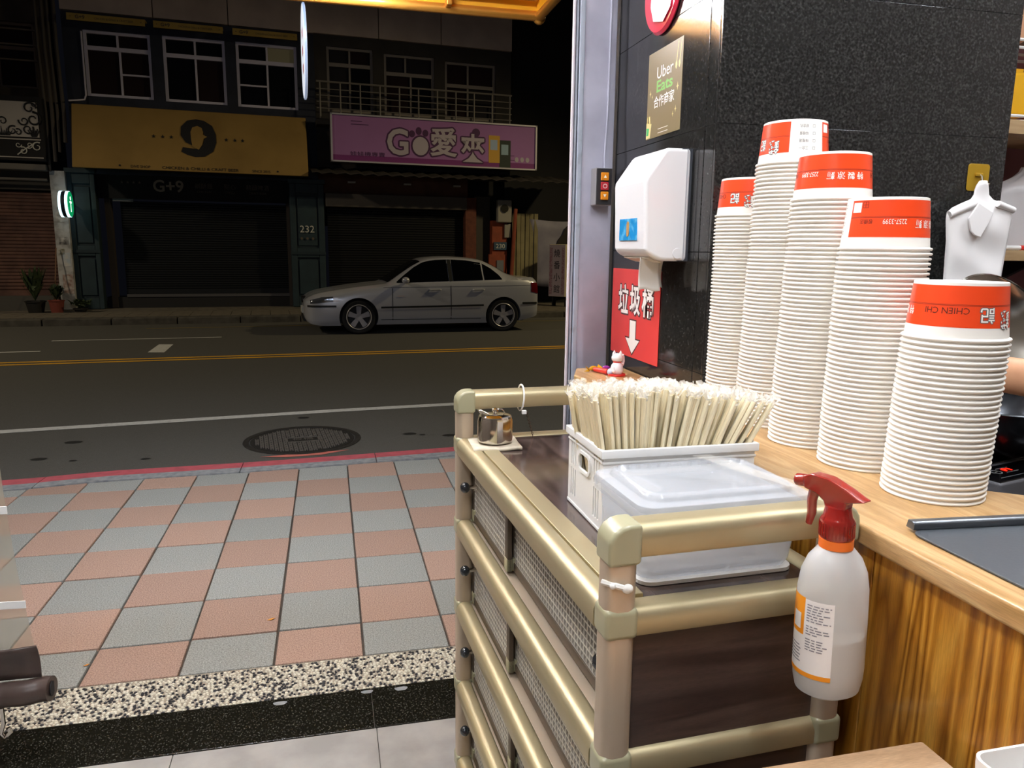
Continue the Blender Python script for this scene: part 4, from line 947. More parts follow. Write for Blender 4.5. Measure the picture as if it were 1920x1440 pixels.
# --- white crate of wrapped chopsticks
cr = thing('crate', 'white plastic crate with slots and handle hole full of chopsticks', 'crate', (.52, 1.13, ZT))
X0, X1, Y0, Y1, H0, H1 = .397, .652, 1.047, 1.217, ZT + .001, 1.198; tw = .004
def panel_holes(a0, a1, z0, z1, hs, fn_):
    return holes_wall(a0, a1, z0, z1, hs, 0, tw)
slots = [(1.047 + .016 + .0105 * k, 1.047 + .0215 + .0105 * k, z, z + .048) for k in range(3) for z in (1.084, 1.138)] + [(1.217 - .04 + .0105 * k, 1.217 - .0355 + .0105 * k, z, z + .048) for k in range(3) for z in (1.084, 1.138)]
for xx in (X0, X1 - tw):
    FRM = Matrix(((0, 1, 0, xx), (1, 0, 0, 0), (0, 0, 1, 0), (0, 0, 0, 1)))
    hd = [(1.105, 1.159, 1.142, 1.172)]
    holes_wall(Y0, Y1, H0, H1, slots + hd, 0, tw).build('end_wall', mWhitePl, cr, FRM)
    b = MB(); L = rrect(.060, .036, .014, 5, 1.132, 1.157); q = rrect(.050, .026, .010, 5, 1.132, 1.157); n = len(L); o = -.003 if xx == X0 else tw
    b.add([(xx + o + d, p[0], p[1]) for d in (0, .003) for p in L] + [(xx + o + d, p[0], p[1]) for d in (0, .003) for p in q],
          [(k, (k + 1) % n, 2 * n + (k + 1) % n, 2 * n + k) for k in range(n)] + [(n + k, n + (k + 1) % n, 3 * n + (k + 1) % n, 3 * n + k) for k in range(n)] + [(k, (k + 1) % n, n + (k + 1) % n, n + k) for k in range(n)] + [(2 * n + k, 2 * n + (k + 1) % n, 3 * n + (k + 1) % n, 3 * n + k) for k in range(n)])
    b.build('handle_rim', mWhitePl, cr)
dots = [(X0 + .02 + .017 * k, X0 + .027 + .017 * k, 1.168, 1.175) for k in range(13)]
for yy in (Y0, Y1 - tw): holes_wall(X0 + tw, X1 - tw, H0, H1, dots, yy, yy + tw).build('side_wall', mWhitePl, cr)
MB().box(X0, X1, Y0, Y1, H0, H0 + .004).build('bottom', mWhitePl, cr)
b = MB()
for a in ((X0 - .005, X1 + .005, Y0 - .005, Y0 + .002), (X0 - .005, X1 + .005, Y1 - .002, Y1 + .005), (X0 - .005, X0 + .002, Y0, Y1), (X1 - .002, X1 + .005, Y0, Y1)): b.box(a[0], a[1], a[2], a[3], H1 - .010, H1 + .003)
for a in ((X0 - .002, X1 + .002, Y0 - .002, Y0), (X0 - .002, X0, Y0, Y1)): b.box(a[0], a[1], a[2], a[3], H1 - .02, H1 - .0155); b.box(a[0], a[1], a[2], a[3], H0, H0 + .006)
b.build('rim', mWhitePl, cr, bev=.001, seg=1)
# chopstick packets: two bamboo sticks in a film sleeve with crimped ends
mBam = wood('bamboo', 'f0dcae', 'faeeca', 'f5e4ba', (60, 60, 1.5), 1.5, .3, .55, 0, 3, (200, 200, 6), 8)
mFilm = mat('clear_film', 'fffcf4', .12, alpha=.09, spec=.7); mFilmC = mat('crinkled_film', 'fffaf0', .15, alpha=.42, spec=.8)
random.seed(8); variants = []
for k in range(3):
    s = MB()
    for sx in (-.0039, .0039):
        s.prism(rrect(.0072, .0066, .002, 2, sx, 0), .001, .205 + rnd(-.003, .003), 'xy')
    t = MB()
    def sleeve(a, c):
        th = 2 * math.pi * a; return (.0092 * math.cos(th) * (1 + .04 * math.sin(9 * c + k)), .0048 * math.sin(th), .06 + .148 * c)
    t.grid(sleeve, 10, 3)
    w = MB(); nx, nz = 5, 5; V = [(-.010 + .020 * i / nx + rnd(-.001, .001), rnd(-.0045, .0045) * (.4 + j / nz), .199 + .021 * j / nz + rnd(-.002, .002)) for j in range(nz + 1) for i in range(nx + 1)]
    w.add(V, [(j * 6 + i, j * 6 + i + 1, j * 6 + i + 7, j * 6 + i + 6) for j in range(nz) for i in range(nx)])
    V2 = [(rnd(-.002, .002) + (-.004 + .008 * i / 3), -.009 + .018 * j / 4 + rnd(-.001, .001), .202 + .015 * abs(j - 2) / 2 + rnd(-.002, .003)) for j in range(5) for i in range(4)]
    w.add(V2, [(j * 4 + i, j * 4 + i + 1, j * 4 + i + 5, j * 4 + i + 4) for j in range(4) for i in range(3)])
    variants.append((s.mesh('chopsticks', mBam, True), t.mesh('sleeve', mFilm, True), w.mesh('film_end', mFilmC)))
NC, NR = 20, 8
for j in range(NR):
    for i in range(NC):
        u = (i + .5) / NC + rnd(-.012, .012); v = (j + .5) / NR + rnd(-.03, .03)
        bx_, by = .418 + .165 * u, 1.058 + .146 * v
        tx = .402 + .285 * u ** 1.1 - .022 * (1 - u) ** 2 + rnd(-.006, .006); ty = 1.048 + .162 * v + rnd(-.006, .006)
        dz = .2; d = Vector((tx - bx_, ty - by, dz * (1 - .25 * max(0, u - .5)))).normalized()
        base = Vector((bx_, by, H0 + .006 + rnd(0, .010) + (.006 if j % 2 else 0)))
        R = d.to_track_quat('Z', 'Y').to_matrix().to_4x4() @ RZ(rnd(-50, 50)) @ Matrix.Diagonal((1, 1, 1.0 - .11 * v, 1)); fr = Matrix.Translation(base) @ R
        s, t, w = variants[(i * 7 + j * 3) % 3]
        row = ('front row', 'second row', 'third row', 'fourth row', 'fifth row', 'sixth row', 'seventh row', 'rearmost row')[j]
        o = put('chopstick_packet', s, None, fr, label='film-wrapped chopsticks, %s from the left in the %s of the crate' % (nth(i + 1), row), cat='chopsticks', group='wrapped chopsticks in the crate')
        put('film_sleeve', t, o, fr); put('film_end', w, o, fr)

# --- clear lidded box
mClear = mat('frosted_clear_plastic', 'dcdee2', .25, alpha=.42, spec=.5); mClear2 = mat('clear_lid_plastic', 'dfe1e5', .12, alpha=.26, spec=.6)
bx = thing('storage_box', 'frosted clear plastic box with lid behind the near cabinet rail', 'box', (.5, .93, ZT))
def tub(z0, z1, a, c, n=5):
    """open tub between two rounded rectangles"""
    b = MB(); A = rrect(a[2], a[3], .022, n, a[0], a[1]); C = rrect(c[2], c[3], .022, n, c[0], c[1]); k = len(A)
    M1 = rrect(a[2] + .008, a[3] + .008, .022, n, a[0], a[1])
    b.add([(p[0], p[1], z0) for p in A] + [(p[0], p[1], z0 + .008) for p in M1] + [(p[0], p[1], z1) for p in C], [(i, (i + 1) % k, k + (i + 1) % k, k + i) for i in range(k)] + [(k + i, k + (i + 1) % k, 2 * k + (i + 1) % k, 2 * k + i) for i in range(k)] + [list(range(k))])
    return b
BF = TR(.497, .935, 0) @ RZ(2.0)
tub(ZT + .008, 1.168, (0, 0, .222, .130), (0, 0, .240, .165)).build('tub', mClear, bx, BF, smooth=50, solid=.002)
b = MB(); [b.prism(rrect(.205 - .0, .010, .004, 3, 0, -.05 + .033 * k), ZT + .0005, ZT + .008, 'xy') for k in range(4)]; b.build('base_ribs', mClear, bx, BF)
MB().prism(rrect(.232, .145, .02, 5), ZT + .001, ZT + .006, 'xy').build('base_plate', mWhitePl, bx, BF)
b = MB(); lv = [(.252, .178, 1.160), (.256, .182, 1.172), (.252, .178, 1.180), (.222, .150, 1.182), (.214, .142, 1.190), (.208, .136, 1.191), (.198, .126, 1.184), (0.001, .001, 1.184)]
rr = [rrect(w, h, .022 if w > .05 else .0004, 5) for w, h, z in lv]; k = len(rr[0])
for (w, h, z), R_ in zip(lv, rr): b.v += [(p[0], p[1], z) for p in R_]
for i in range(len(lv) - 1): b.f += [[i * k + j, i * k + (j + 1) % k, (i + 1) * k + (j + 1) % k, (i + 1) * k + j] for j in range(k)]
b.m = [0] * len(b.f); b.build('lid', mClear2, bx, BF, smooth=45, solid=.0016)
MB().grid(lambda a, c: (.035 + .045 * c * 0 + .05 * a + .03 * c, .085 - .17 * a, 1.193 + .001 * math.sin(9 * a)), 6, 1).build('tape_strip', mat('clear_tape', 'f4f0e6', .2, alpha=.25), bx, BF)
# --- spray bottle hooked on the near rail
sp = thing('spray_bottle', 'translucent spray bottle with red trigger head hooked on the cabinet rail', 'bottle', (.578, .735, .971))
SB = TR(.581, .738, .971) @ Matrix.Rotation(math.radians(-1.5), 4, 'Y')
mBot = mat('translucent_bottle', 'eeeeec', .3, alpha=.5, spec=.5, sss=0.0); mRedP = mat('red_translucent_plastic', '98201b', .15, alpha=.8, coat=.4)
prof = [(0, .003), (.030, 0), (.039, .006), (.042, .02), (.043, .035), (.0428, .10), (.042, .135), (.039, .155), (.032, .172), (.022, .184), (.0165, .188), (.0165, .194)]
MB().lathe(prof, 48, sy=.85).build('bottle_body', mBot, sp, SB, smooth=True)
MB().lathe([(0, .006), (.028, .004), (.037, .01), (.0400, .022), (.0412, .035), (.0412, .078), (0, .078)], 40, sy=.85).build('liquid', mat('murky_liquid', 'a5a29a', .15, alpha=.7), sp, SB, smooth=30)
MB().lathe([(.0165, .186), (.0195, .186), (.0195, .197), (.0165, .197)], 32).build('orange_ring', mat('orange_ring', 'f0762a', .35), sp, SB, smooth=30)
b = MB(); b.lathe([(.0185, .197), (.0195, .199), (.0195, .219), (.018, .222), (.0165, .224), (.0145, .236), (0, .236)], 32)
for k in range(28):
    a = 2 * math.pi * k / 28; b.box(-.0008, .0008, .0192, .0203, .200, .217, T=RZ(math.degrees(a)))
b.build('screw_collar', mRedP, sp, SB, smooth=30)
HB = SB @ TR(0, 0, .236) @ RZ(110) @ Matrix.Rotation(math.radians(8), 4, 'Y') @ Matrix.Scale(.92, 4)          # head turned so the nozzle points over the cabinet
hp = [(-.042, .010), (-.016, .006), (-.012, -.012), (.012, -.012), (.016, .006), (.026, .014), (.044, .020), (.044, .036), (.030, .040), (.006, .036), (-.018, .024), (-.034, .014)]
MB().prism(hp, -.0095, .0095, 'xz').build('sprayer_head', mRedP, sp, HB, bev=.0025, seg=2)
MB().lathe([(0, .044), (.008, .044), (.0085, .047), (.0085, .058), (.007, .060), (0, .060)], 20, (0, 0, .028), ax='x').build('nozzle', mRedP, sp, HB, smooth=30)
MB().tube([(.032, 0, .020), (.038, 0, .004), (.040, 0, -.014), (.046, 0, -.030)], [.006, .0055, .005, .0035], 10, sx=1.3).build('trigger', mRedP, sp, HB, smooth=True)
# wrapped label with text lines
def lab(a, z, off=.0004):
    r = .0436 + off if z > .05 else .0446 + off
    for (r0, z0), (r1, z1) in zip(prof, prof[1:]):
        if z0 <= z <= z1 and z1 > z0: r = r0 + (r1 - r0) * (z - z0) / (z1 - z0) + off
    t = math.radians(a); return (r * math.cos(t), r * math.sin(t) * .85, z)
def patch(b, a0, a1, z0, z1, off, mi=0, n=8): b.grid(lambda s, t: lab(a0 + (a1 - a0) * s, z0 + (z1 - z0) * t, off), n, 4, mi)
lb_ = MB(); patch(lb_, -235, -118, .036, .128, .0004, 0, 24); patch(lb_, -235, -118, .030, .036, .0005, 1, 24); patch(lb_, -235, -168, .082, .129, .0006, 1, 14)
lw = lb_.build('label', [mat('label_white', 'f3f1f0', .5), mat('label_orange', 'f59a1e', .5)], sp, SB, smooth=True)
tx_ = MB(); random.seed(2)
for k in range(18):
    z = .122 - .0033 * k
    if k in (7, 12): continue
    a = -163.0
    while a < -124 - 8 * (k % 3):
        w_ = rnd(4, 10); patch(tx_, a, min(a + w_, -122), z - .0007, z + .0007, .0008, 0, 2); a += w_ + 2.5
for k in range(6):
    patch(tx_, -205, -175 + 3 * (k % 2), .066 - .004 * k, .0675 - .004 * k, .0008, 0, 3)
tx_.build('fine_print', mat('grey_fine_print', '8b8a92', .7), lw, SB, kind='stuff')
dp = MB(); patch(dp, -196, -175, .088, .108, .0009, 0, 6); dp.build('pale_drop', mat('label_white', 'f3f1f0', .5), lw, SB)

# ================================================================== COUNTER
mTop = wood('pine_counter_top', 'ab8452', 'c6a474', 'b89160', (14, 1.1, 14), 2.0, .8, .35, .25, 7, (60, 3, 60), 18)
mPanel = wood('varnished_pine', '86500f', 'd0993f', 'bb7f2a', (1, 6.5, .5), 2.2, .8, .3, .35, 16, (60, 60, 3), 14)
ct = thing('counter', 'long pine counter with honey-coloured plank front', 'counter', (.85, 1.0, 0)); CZ = 1.15
outline = [(.668, .25), (.668, 2.02), (.712, 2.135), (.858, 2.135), (.858, 1.624), (1.0, 1.624), (.965, 1.2), (.955, .90), (1.04, .835), (1.16, .78), (1.16, .25)]
MB().prism(outline, CZ - .028, CZ, 'xy').build('counter_top', mTop, ct, bev=.005, seg=3)
ys_ = [.26, .52, .80, 1.02, 1.24, 1.46, 1.68, 1.9, 2.08]
for a, c in zip(ys_, ys_[1:]): MB().box(.684, .702, a + .0008, c - .0008, .0, CZ - .028).build('front_plank', mPanel, ct, bev=.0015, seg=1)
MB().box(.71, .855, .3, 2.05, .0, CZ - .03).build('carcass', mWallDark, ct)
MB().box(.664, .684, .26, 2.0, .0, .06).build('plinth', mWallDark, ct)
# dark mat with bar
cm_ = thing('counter_mat', 'dark grey flexible mat with a stiff bar on the near counter end', 'mat', (.85, .6, CZ))
MB().prism(rrect(.40, .36, .02, 5, .906, .592), CZ + .0005, CZ + .004, 'xy').build('sheet', mat('dark_grey_sheet', '4a4e52', .38, c2='41454a', ns=3, bump=.1, bs=200), cm_, bev=.001, seg=1)
MB().prism([(.768, CZ + .004), (.768, CZ + .012), (.772, CZ + .015), (.781, CZ + .015), (.784, CZ + .004)], .712, 1.10, 'yz').build('edge_bar', mat('dark_metal_bar', '5c5f63', .3, m=.6), cm_, TR(.712, .775, 0) @ RZ(-5) @ TR(-.712, -.775, 0), bev=.001, seg=1)

# --- stacks of upturned paper bowls
mCup = mat('white_paper', 'f8f3ea', .38, spec=.4); mRedB = mat('red_print', 'ee4a20', .28, coat=.25); mLine = mat('dark_red_line', '8c2414', .5); mWh = mat('white_print', 'fbf6ee', .4)
mBk = mat('dark_brown_print', '5a1a10', .5); mGy = mat('grey_print', '6f6a6a', .6)
RB, RT, HC = .0662, .0592, .081
cpf = [(.0655, .0022), (.0668, .0004), (.0685, 0), (.0699, .0012), (.0702, .0027), (.0693, .0041), (.0675, .0046), (RB - .0002, .0052), ((RB + RT) / 2, HC / 2), (RT, HC - .0006), (RT - .001, HC), (RT - .003, HC - .0008), (RT - .0035, HC - .006), (0, HC - .006)]
cup_mesh = MB().lathe(cpf, 56).mesh('paper_bowl', mCup, 50)
STK = [((.898, 1.535), 1.652, 'rearmost stack beside the granite corner', -13, .0), ((.885, 1.38), 1.750, 'tallest stack', -50, .022), ((.868, 1.222), 1.667, 'middle stack of the five', -207, .022),
       ((.87, 1.072), 1.586, 'stack just behind the nearest one', -157, .012), ((.866, .91), 1.462, 'nearest and shortest stack', 48, .035)]
PITCH = .0077
def on_cup(rot):
    def mk(off):
        def f(deg_s, h):
            t = math.radians(rot + deg_s); r = RB + (RT - RB) * h / HC + off; return (r * math.cos(t), r * math.sin(t), h)
        return f
    return mk
def ring(b, f, a0, a1, h0, h1, mi=0):
    n = max(2, int(abs(a1 - a0) / 5)); b.grid(lambda s, t: f(a0 + (a1 - a0) * s, h0 + (h1 - h0) * t), n, 2, mi)
DEG = 57.2958
for (c, top, desc, rot, lean) in STK:
    n = round((top - HC - CZ) / PITCH); g = 'paper bowls in the ' + desc
    for k in range(n):
        ln = lean * k * PITCH; put('paper_bowl', cup_mesh, None, TR(c[0] + ln + rnd(-.0004, .0004), c[1] - .3 * ln + rnd(-.0004, .0004), CZ + k * PITCH) @ RZ(rnd(0, 360)), label='white bowl, %s rim below the top of the %s' % (nth(n - k), desc), cat='bowl', group=g)
    fr = TR(c[0] + lean * n * PITCH, c[1] - .3 * lean * n * PITCH, CZ + n * PITCH)
    o = put('paper_bowl', cup_mesh, None, fr, label='red-banded upturned paper bowl on top of the ' + desc, cat='bowl', group='printed bowls topping the stacks')
    face_a = math.degrees(math.atan2(-c[1], -c[0])); mk = on_cup(face_a + rot); f1, f2, f3, f4 = mk(.0003), mk(.0005), mk(.0007), mk(.0009)
    b = MB(); ring(b, f1, 102, 402, .020, .0765); b.build('red_band', mRedB, o, fr, smooth=True)
    b = MB(); ring(b, f2, 102, 402, .0508, .0513); ring(b, f2, 102, 402, .0494, .0501); b.build('double_line', mLine, o, fr)
    def arc(f, rr=.0625): return lambda a, h: f(a / rr * DEG, h)            # arguments in metres along the wall
    A = lambda d: d / DEG * .0625
    w, d_, k_ = MB(), MB(), MB()
    for s, dg, h, hh, ww in (('記', -14, .037, .021, .020), ('錢', 15, .031, .025, .021)):
        for dx, dz in ((-.0011, 0), (.0011, 0), (0, .0011), (0, -.0011), (.0008, .0008), (-.0008, -.0008), (.0008, -.0008), (-.0008, .0008)): letter(k_, s, arc(f3), A(dg) + dx, h + dz, hh, ww, bold=2, flip=True)
        letter(w, s, arc(f4), A(dg), h, hh, ww, bold=2, flip=True)
    for q, s in enumerate('特製涼麵'): letter(w, s, arc(f3), A(225) + (1.5 - q) * .0165, .040, .0125, .0125, bold=2, flip=True)
    letter(w, '2257-3399', arc(f3), A(168), .0435, .0078, .034, flip=True)
    letter(d_, 'CHIEN CHI', arc(f3), A(299), .0425, .0085, .056, flip=True); letter(d_, '板橋店', arc(f3), A(130), .0435, .0075, .020, flip=True)
    for q, s in enumerate(('綜合丸', '味噌蛋', '味噌湯', '三合一')):
        letter(k_, s, arc(f2), A(65), .068 - .0135 * q, .0062, .0165, flip=True)
        x, z = A(83), .068 - .0135 * q; z0 = .0026
        for a in ((x - z0, x + z0, z - z0, z - z0 + .0005), (x - z0, x + z0, z + z0 - .0005, z + z0), (x - z0, x - z0 + .0005, z - z0, z + z0), (x + z0 - .0005, x + z0, z - z0, z + z0)):
            k_.grid(lambda s_, t_: arc(f2)(a[0] + (a[1] - a[0]) * s_, a[2] + (a[3] - a[2]) * t_), 2, 1)
    b = MB(); ring(b, f2, 105, 120, .058, .073); b.build('white_square', mWh, o, fr)
    b = MB()
    for (a0, a1, h0, h1) in ((122, 131, .0645, .0655), (122, 131, .0735, .0745), (122, 123, .0645, .0745), (130, 131, .0645, .0745), (126, 127, .0645, .0745), (122, 131, .069, .0698)): ring(b, f2, a0, a1, h0, h1)
    b.build('dark_mark', mLine, o, fr)
    w.build('white_lettering', mWh, o, fr, kind='stuff'); d_.build('dark_lettering', mBk, o, fr, kind='stuff'); k_.build('outline_lettering', mGy, o, fr, kind='stuff')

# ================================================================== THINGS ON THE GRANITE WALL
nd = thing('tissue_dispenser', 'white wall tissue dispenser with a tissue hanging out', 'dispenser', (.80, 1.84, 1.47))
pf = [(.858, 1.742), (.800, 1.742), (.790, 1.740), (.742, 1.672), (.740, 1.66), (.746, 1.505), (.752, 1.492), (.785, 1.476), (.80, 1.474), (.858, 1.474)]
MB().prism(pf, 1.738, 1.944, 'xz').build('cover', mat('white_gloss_plastic', 'f2f1f2', .28, coat=.3), nd, bev=.012, seg=4)
MB().prism([(p[0] * .3 + .852 * .7 if p[0] < .85 else .862, p[1]) for p in pf], 1.742, 1.94, 'xz').build('back_plate', mat('dark_grey_plastic', '3a3c42', .4), nd)
MB().box(.846, .8485, 1.7365, 1.9455, 1.476, 1.740).build('cover_seam', mat('seam_grey', 'b0b0b6', .5), nd, bev=.0005)
MB().lathe([(0, -.0012), (.0125, -.0012), (.0135, .0005), (.0135, .002)], 28, (.832, 1.7375, 1.493), ax='y').build('lock', mat('white_gloss_plastic', 'f2f1f2', .28), nd, smooth=30)
BW = MB().box(.7425, .7445, 1.785, 1.90, 1.524, 1.578).build('blue_sticker', mat('blue_sticker', '1f8fd0', .3, c2='6fc0e8', ns=40, ramp=(.5, .7)), nd, fr=TR(0, 0, 0))
MB().prism(rrect(.016, .038, .008, 5, 1.842, 1.552), .7415, .743, 'yz').build('level_slot', mat('brown_slot', 'b08850', .5), nd)
MB().prism([(.770, 1.486), (.80, 1.474), (.80, 1.470), (.766, 1.480)], 1.76, 1.92, 'xz').build('outlet', mat('warm_grey_plastic', 'cfc4b4', .5), nd)
MB().grid(lambda a, c: (.762 + .056 * a, 1.80 + .008 * math.sin(2.5 * c + a), 1.482 - .082 * c + .003 * math.sin(6 * a)), 10, 10).build('tissue', mat('white_tissue', 'e9e4dc', .9), nd, smooth=True, solid=.0008)
MB().grid(lambda a, c: (.784 + .046 * a, 1.812 + .01 * math.sin(3 * c), 1.480 - .068 * c - .006 * a * a), 8, 8).build('tissue_layer', mat('white_tissue', 'e9e4dc', .9), nd, smooth=True, solid=.0008)
# red rubbish-bin sign
wl = lambda off: (lambda a, z: (WX - off, 2.06 - a, z))
rs = thing('bin_sign', 'red sign reading 垃圾桶 with a white down arrow', 'sign', (WX, 2.06, 1.19))
MB().box(WX - .003, WX - .0005, 1.886, 2.238, 1.188, 1.445).build('board', mat('red_sign_board', 'd8433f', .4, c2='d03c3a', ns=3), rs, bev=.001, seg=1)
mOut, mSW = mat('dark_outline', '4a2a2a', .6), mat('white_sign_paint', 'f0ece8', .4)
for q, s in enumerate('垃圾桶'):
    o_, w_ = MB(), MB(); xc = .006 + .090 * (q - 1)
    for k, (dx, dz) in enumerate(((-.004, 0), (.004, 0), (0, .004), (0, -.004), (.003, -.003), (-.003, .003), (.003, .003), (-.003, -.003), (.005, -.005))): letter(o_, s, wl(.0032 + .00004 * k), xc + dx, 1.357 + dz, .086, .078, bold=1)
    letter(w_, s, wl(.0038), xc, 1.357, .086, .078, bold=1); o_ = o_.build('letter_outline', mOut, rs, kind='stuff'); w_.build('letter', mSW, o_)
o_, w_ = MB(), MB()
def arrow(b, off, g):
    fn = wl(off); P = [(-.022 - g, 1.297 + g), (.022 + g, 1.297 + g), (.022 + g, 1.243 + g), (.052 + 1.8 * g, 1.243 + g), (0, 1.200 - 1.6 * g), (-.052 - 1.8 * g, 1.243 + g), (-.022 - g, 1.243 + g)]
    b.add([fn(p[0] - .004, p[1]) for p in P], [list(range(7))])
arrow(o_, .0034, .004); arrow(w_, .0038, 0)
o_.build('arrow_outline', mOut, rs); w_.build('arrow', mSW, rs)
# brown delivery sticker
us = thing('delivery_sticker', 'brown sticker reading Uber Eats 合作商家 on the granite', 'sticker', (WX, 1.925, 1.8)); uf = lambda off: (lambda a, z: (WX - off, 1.924 - a, z))
MB().box(WX - .0012, WX - .0004, 1.82, 2.028, 1.798, 2.018).build('sheet', mat('brown_sticker', '7a6a48', .35), us)
l = MB(); letter(l, 'Uber', uf(.0016), .003, 1.960, .030, .098); letter(l, '合作商家', uf(.0016), .002, 1.888, .030, .125, bold=2); l.build('white_lettering', mat('white_sign_paint', 'f0ece8', .4), us, kind='stuff')
l = MB(); letter(l, 'Eats', uf(.0016), .003, 1.926, .030, .098, bold=1); l.build('green_lettering', mat('green_print', '7ab85a', .4), us)
fn = uf(.0016); mCP = mat('cream_print', 'd8c888', .5)
for a, z, s in ((-.085, 1.915, .006), (-.072, 1.905, .004), (.082, 1.905, .007), (.075, 1.852, .006), (.06, 1.842, .005)):
    MB().add([fn(a, z + 1.6 * s), fn(a + .3 * s, z + .3 * s), fn(a + s, z), fn(a + .3 * s, z - .3 * s), fn(a, z - 1.6 * s), fn(a - .3 * s, z - .3 * s), fn(a - s, z), fn(a - .3 * s, z + .3 * s)], [list(range(8))]).build('sparkle', mCP, us)
for a0 in (.066, .084): MB().add([fn(a0 + .010, 2.012), fn(a0 + .013, 2.012), fn(a0 + .007, 1.967), fn(a0 + .009, 1.957), fn(a0 + .004, 1.947), fn(a0 - .002, 1.953), fn(a0 - .002, 1.963), fn(a0 + .003, 1.968)], [list(range(8))]).build('cutlery_print', mCP, us)
l = MB(); l.add([fn(-.104, 1.80), fn(-.078, 1.80), fn(-.07, 1.836), fn(-.104, 1.842)], [(0, 1, 2, 3)])
l.tube([uf(.002)(-.096, 1.84), uf(.002)(-.094, 1.856), uf(.002)(-.084, 1.856), uf(.002)(-.08, 1.838)], .002, 6)
l.build('bag_print', mCP, us)
MB().add([uf(.0018)(-.102, 1.808), uf(.0018)(-.088, 1.808), uf(.0018)(-.084, 1.826), uf(.0018)(-.102, 1.828)], [(0, 1, 2, 3)]).build('green_mark', mat('green_print2', '3fae62', .5), us)
l = MB(); l.add([fn(-.028, 1.806), fn(.034, 1.806), fn(.034, 1.8075), fn(-.028, 1.8075)], [(0, 1, 2, 3)]); l.add([fn(-.028, 1.816), fn(.034, 1.816), fn(.034, 1.8175), fn(-.028, 1.8175)], [(0, 1, 2, 3)]); l.build('white_rule', mat('white_sign_paint', 'f0ece8', .4), us)
# glossy round badge at the top edge
bd = thing('round_badge', 'glossy red and white round badge above the brown sticker', 'badge', (WX, 1.945, 2.05))
MB().lathe([(.105, -.002), (.107, -.006), (.100, -.013), (0, -.016)], 48, (WX, 1.945, 2.158), ax='x').build('dome', mat('badge_red', 'd8344c', .12, coat=.5), bd, smooth=True)
P = [(.02, .09), (-.03, .07), (-.055, .02), (-.06, -.03), (-.04, -.07), (.02, -.085), (.06, -.06), (.075, 0), (.06, .06)]
MB().add([(WX - .0172, 1.935 - p[0] * 1.0, 2.158 + p[1]) for p in P], [list(range(9))]).build('white_area', mat('badge_white', 'e8dede', .15, coat=.5), bd)
# push-button box with its cable
sw = thing('switch_box', 'grey shutter switch box with orange and red buttons', 'switch', (.81, 2.24, 1.63))
MB().box(.786, .840, 2.222, 2.264, 1.632, 1.742).build('box', mat('switch_grey', '8d8a8c', .5), sw, bev=.003)
MB().box(.789, .838, 2.219, 2.223, 1.634, 1.740).build('face_plate', mat('switch_black', '2a282a', .4), sw, bev=.002)
for z, c, s in ((1.716, 'e08a1c', '▲'), (1.688, 'b02a34', '○'), (1.660, 'e08a1c', '▼')):
    q = MB().box(.802, .826, 2.213, 2.220, z - .012, z + .012).build('button', mat('button_' + c, c, .35), sw, bev=.002)
    l = MB()
    if s == '○': l.lathe([(.005, -.0002), (.0065, -.0002), (.0065, .0), (.005, 0)], 20, (.814, 2.2128, z), ax='y')
    else:
        g = 1 if s == '▲' else -1; l.add([(.809, 2.2126, z - .004 * g), (.819, 2.2126, z - .004 * g), (.814, 2.2126, z + .005 * g)], [(0, 1, 2)])
    l.build('mark', mWh, q)
MB().tube([(.826, 2.255, 1.742), (.826, 2.258, 1.78), (.832, 2.26, 1.9), (.834, 2.26, 2.2), (.836, 2.26, 2.9)], .0035, 8).build('cable', mPost, sw, smooth=True)
# gold adhesive hook and the bag bundle
hk = thing('wall_hook', 'gold adhesive hook plate on the black granite', 'hook', (1.58, WY, 1.65))
MB().prism(rrect(.064, .066, .008, 5, 1.581, 1.688), WY - .003, WY - .0005, 'xz').build('plate', mat('gold_plate', 'b8922c', .3, m=.5), hk, bev=.0008, seg=1)
MB().tube([(1.582, WY - .004, 1.695), (1.582, WY - .012, 1.690), (1.580, WY - .018, 1.672), (1.578, WY - .024, 1.662), (1.578, WY - .036, 1.662), (1.579, WY - .04, 1.672)], .0028, 8).build('hook_wire', mSteel, hk, smooth=True)
MB().box(1.570, 1.592, WY - .008, WY - .002, 1.690, 1.698).build('hook_root', mat('gold_plate', 'b8922c', .3, m=.5), hk, bev=.002)
mBag = mat('white_plastic_bag', 'efecea', .4, spec=.4)
bg = thing('bag_bundle', 'bundle of white plastic bags hanging from the gold hook', 'bags', (1.56, 1.58, 1.2))
lim = [(1.17, 1.478, 1.640), (1.30, 1.476, 1.641), (1.44, 1.474, 1.646), (1.53, 1.470, 1.652), (1.585, 1.462, 1.656), (1.603, 1.464, 1.656), (1.618, 1.49, 1.652), (1.628, 1.525, 1.60), (1.640, 1.535, 1.580), (1.655, 1.536, 1.576), (1.668, 1.541, 1.572), (1.676, 1.549, 1.566)]
def limits(z):
    for a, b_ in zip(lim, lim[1:]):
        if z <= b_[0]: t = (z - a[0]) / (b_[0] - a[0]); return a[1] + (b_[1] - a[1]) * t, a[2] + (b_[2] - a[2]) * t
    return lim[-1][1:]
for nm, y_, sgn in (('front_sheet', 1.572, 1), ('rear_sheet', 1.596, -1)):
    def f(a, c):
        z = 1.17 + .506 * c; l_, r_ = limits(z); x = l_ + (r_ - l_) * a; e = math.sin(math.pi * a) ** .5
        return (x, 1.586 + (y_ - 1.586) * e - sgn * e * (.004 * math.sin(18 * x + 9 * z) + .004 * math.sin(31 * z - 14 * x) + .003 * math.sin(60 * z + 25 * x)), z)
    MB().grid(f, 22, 46).build(nm, mBag, bg, smooth=True, solid=.001)
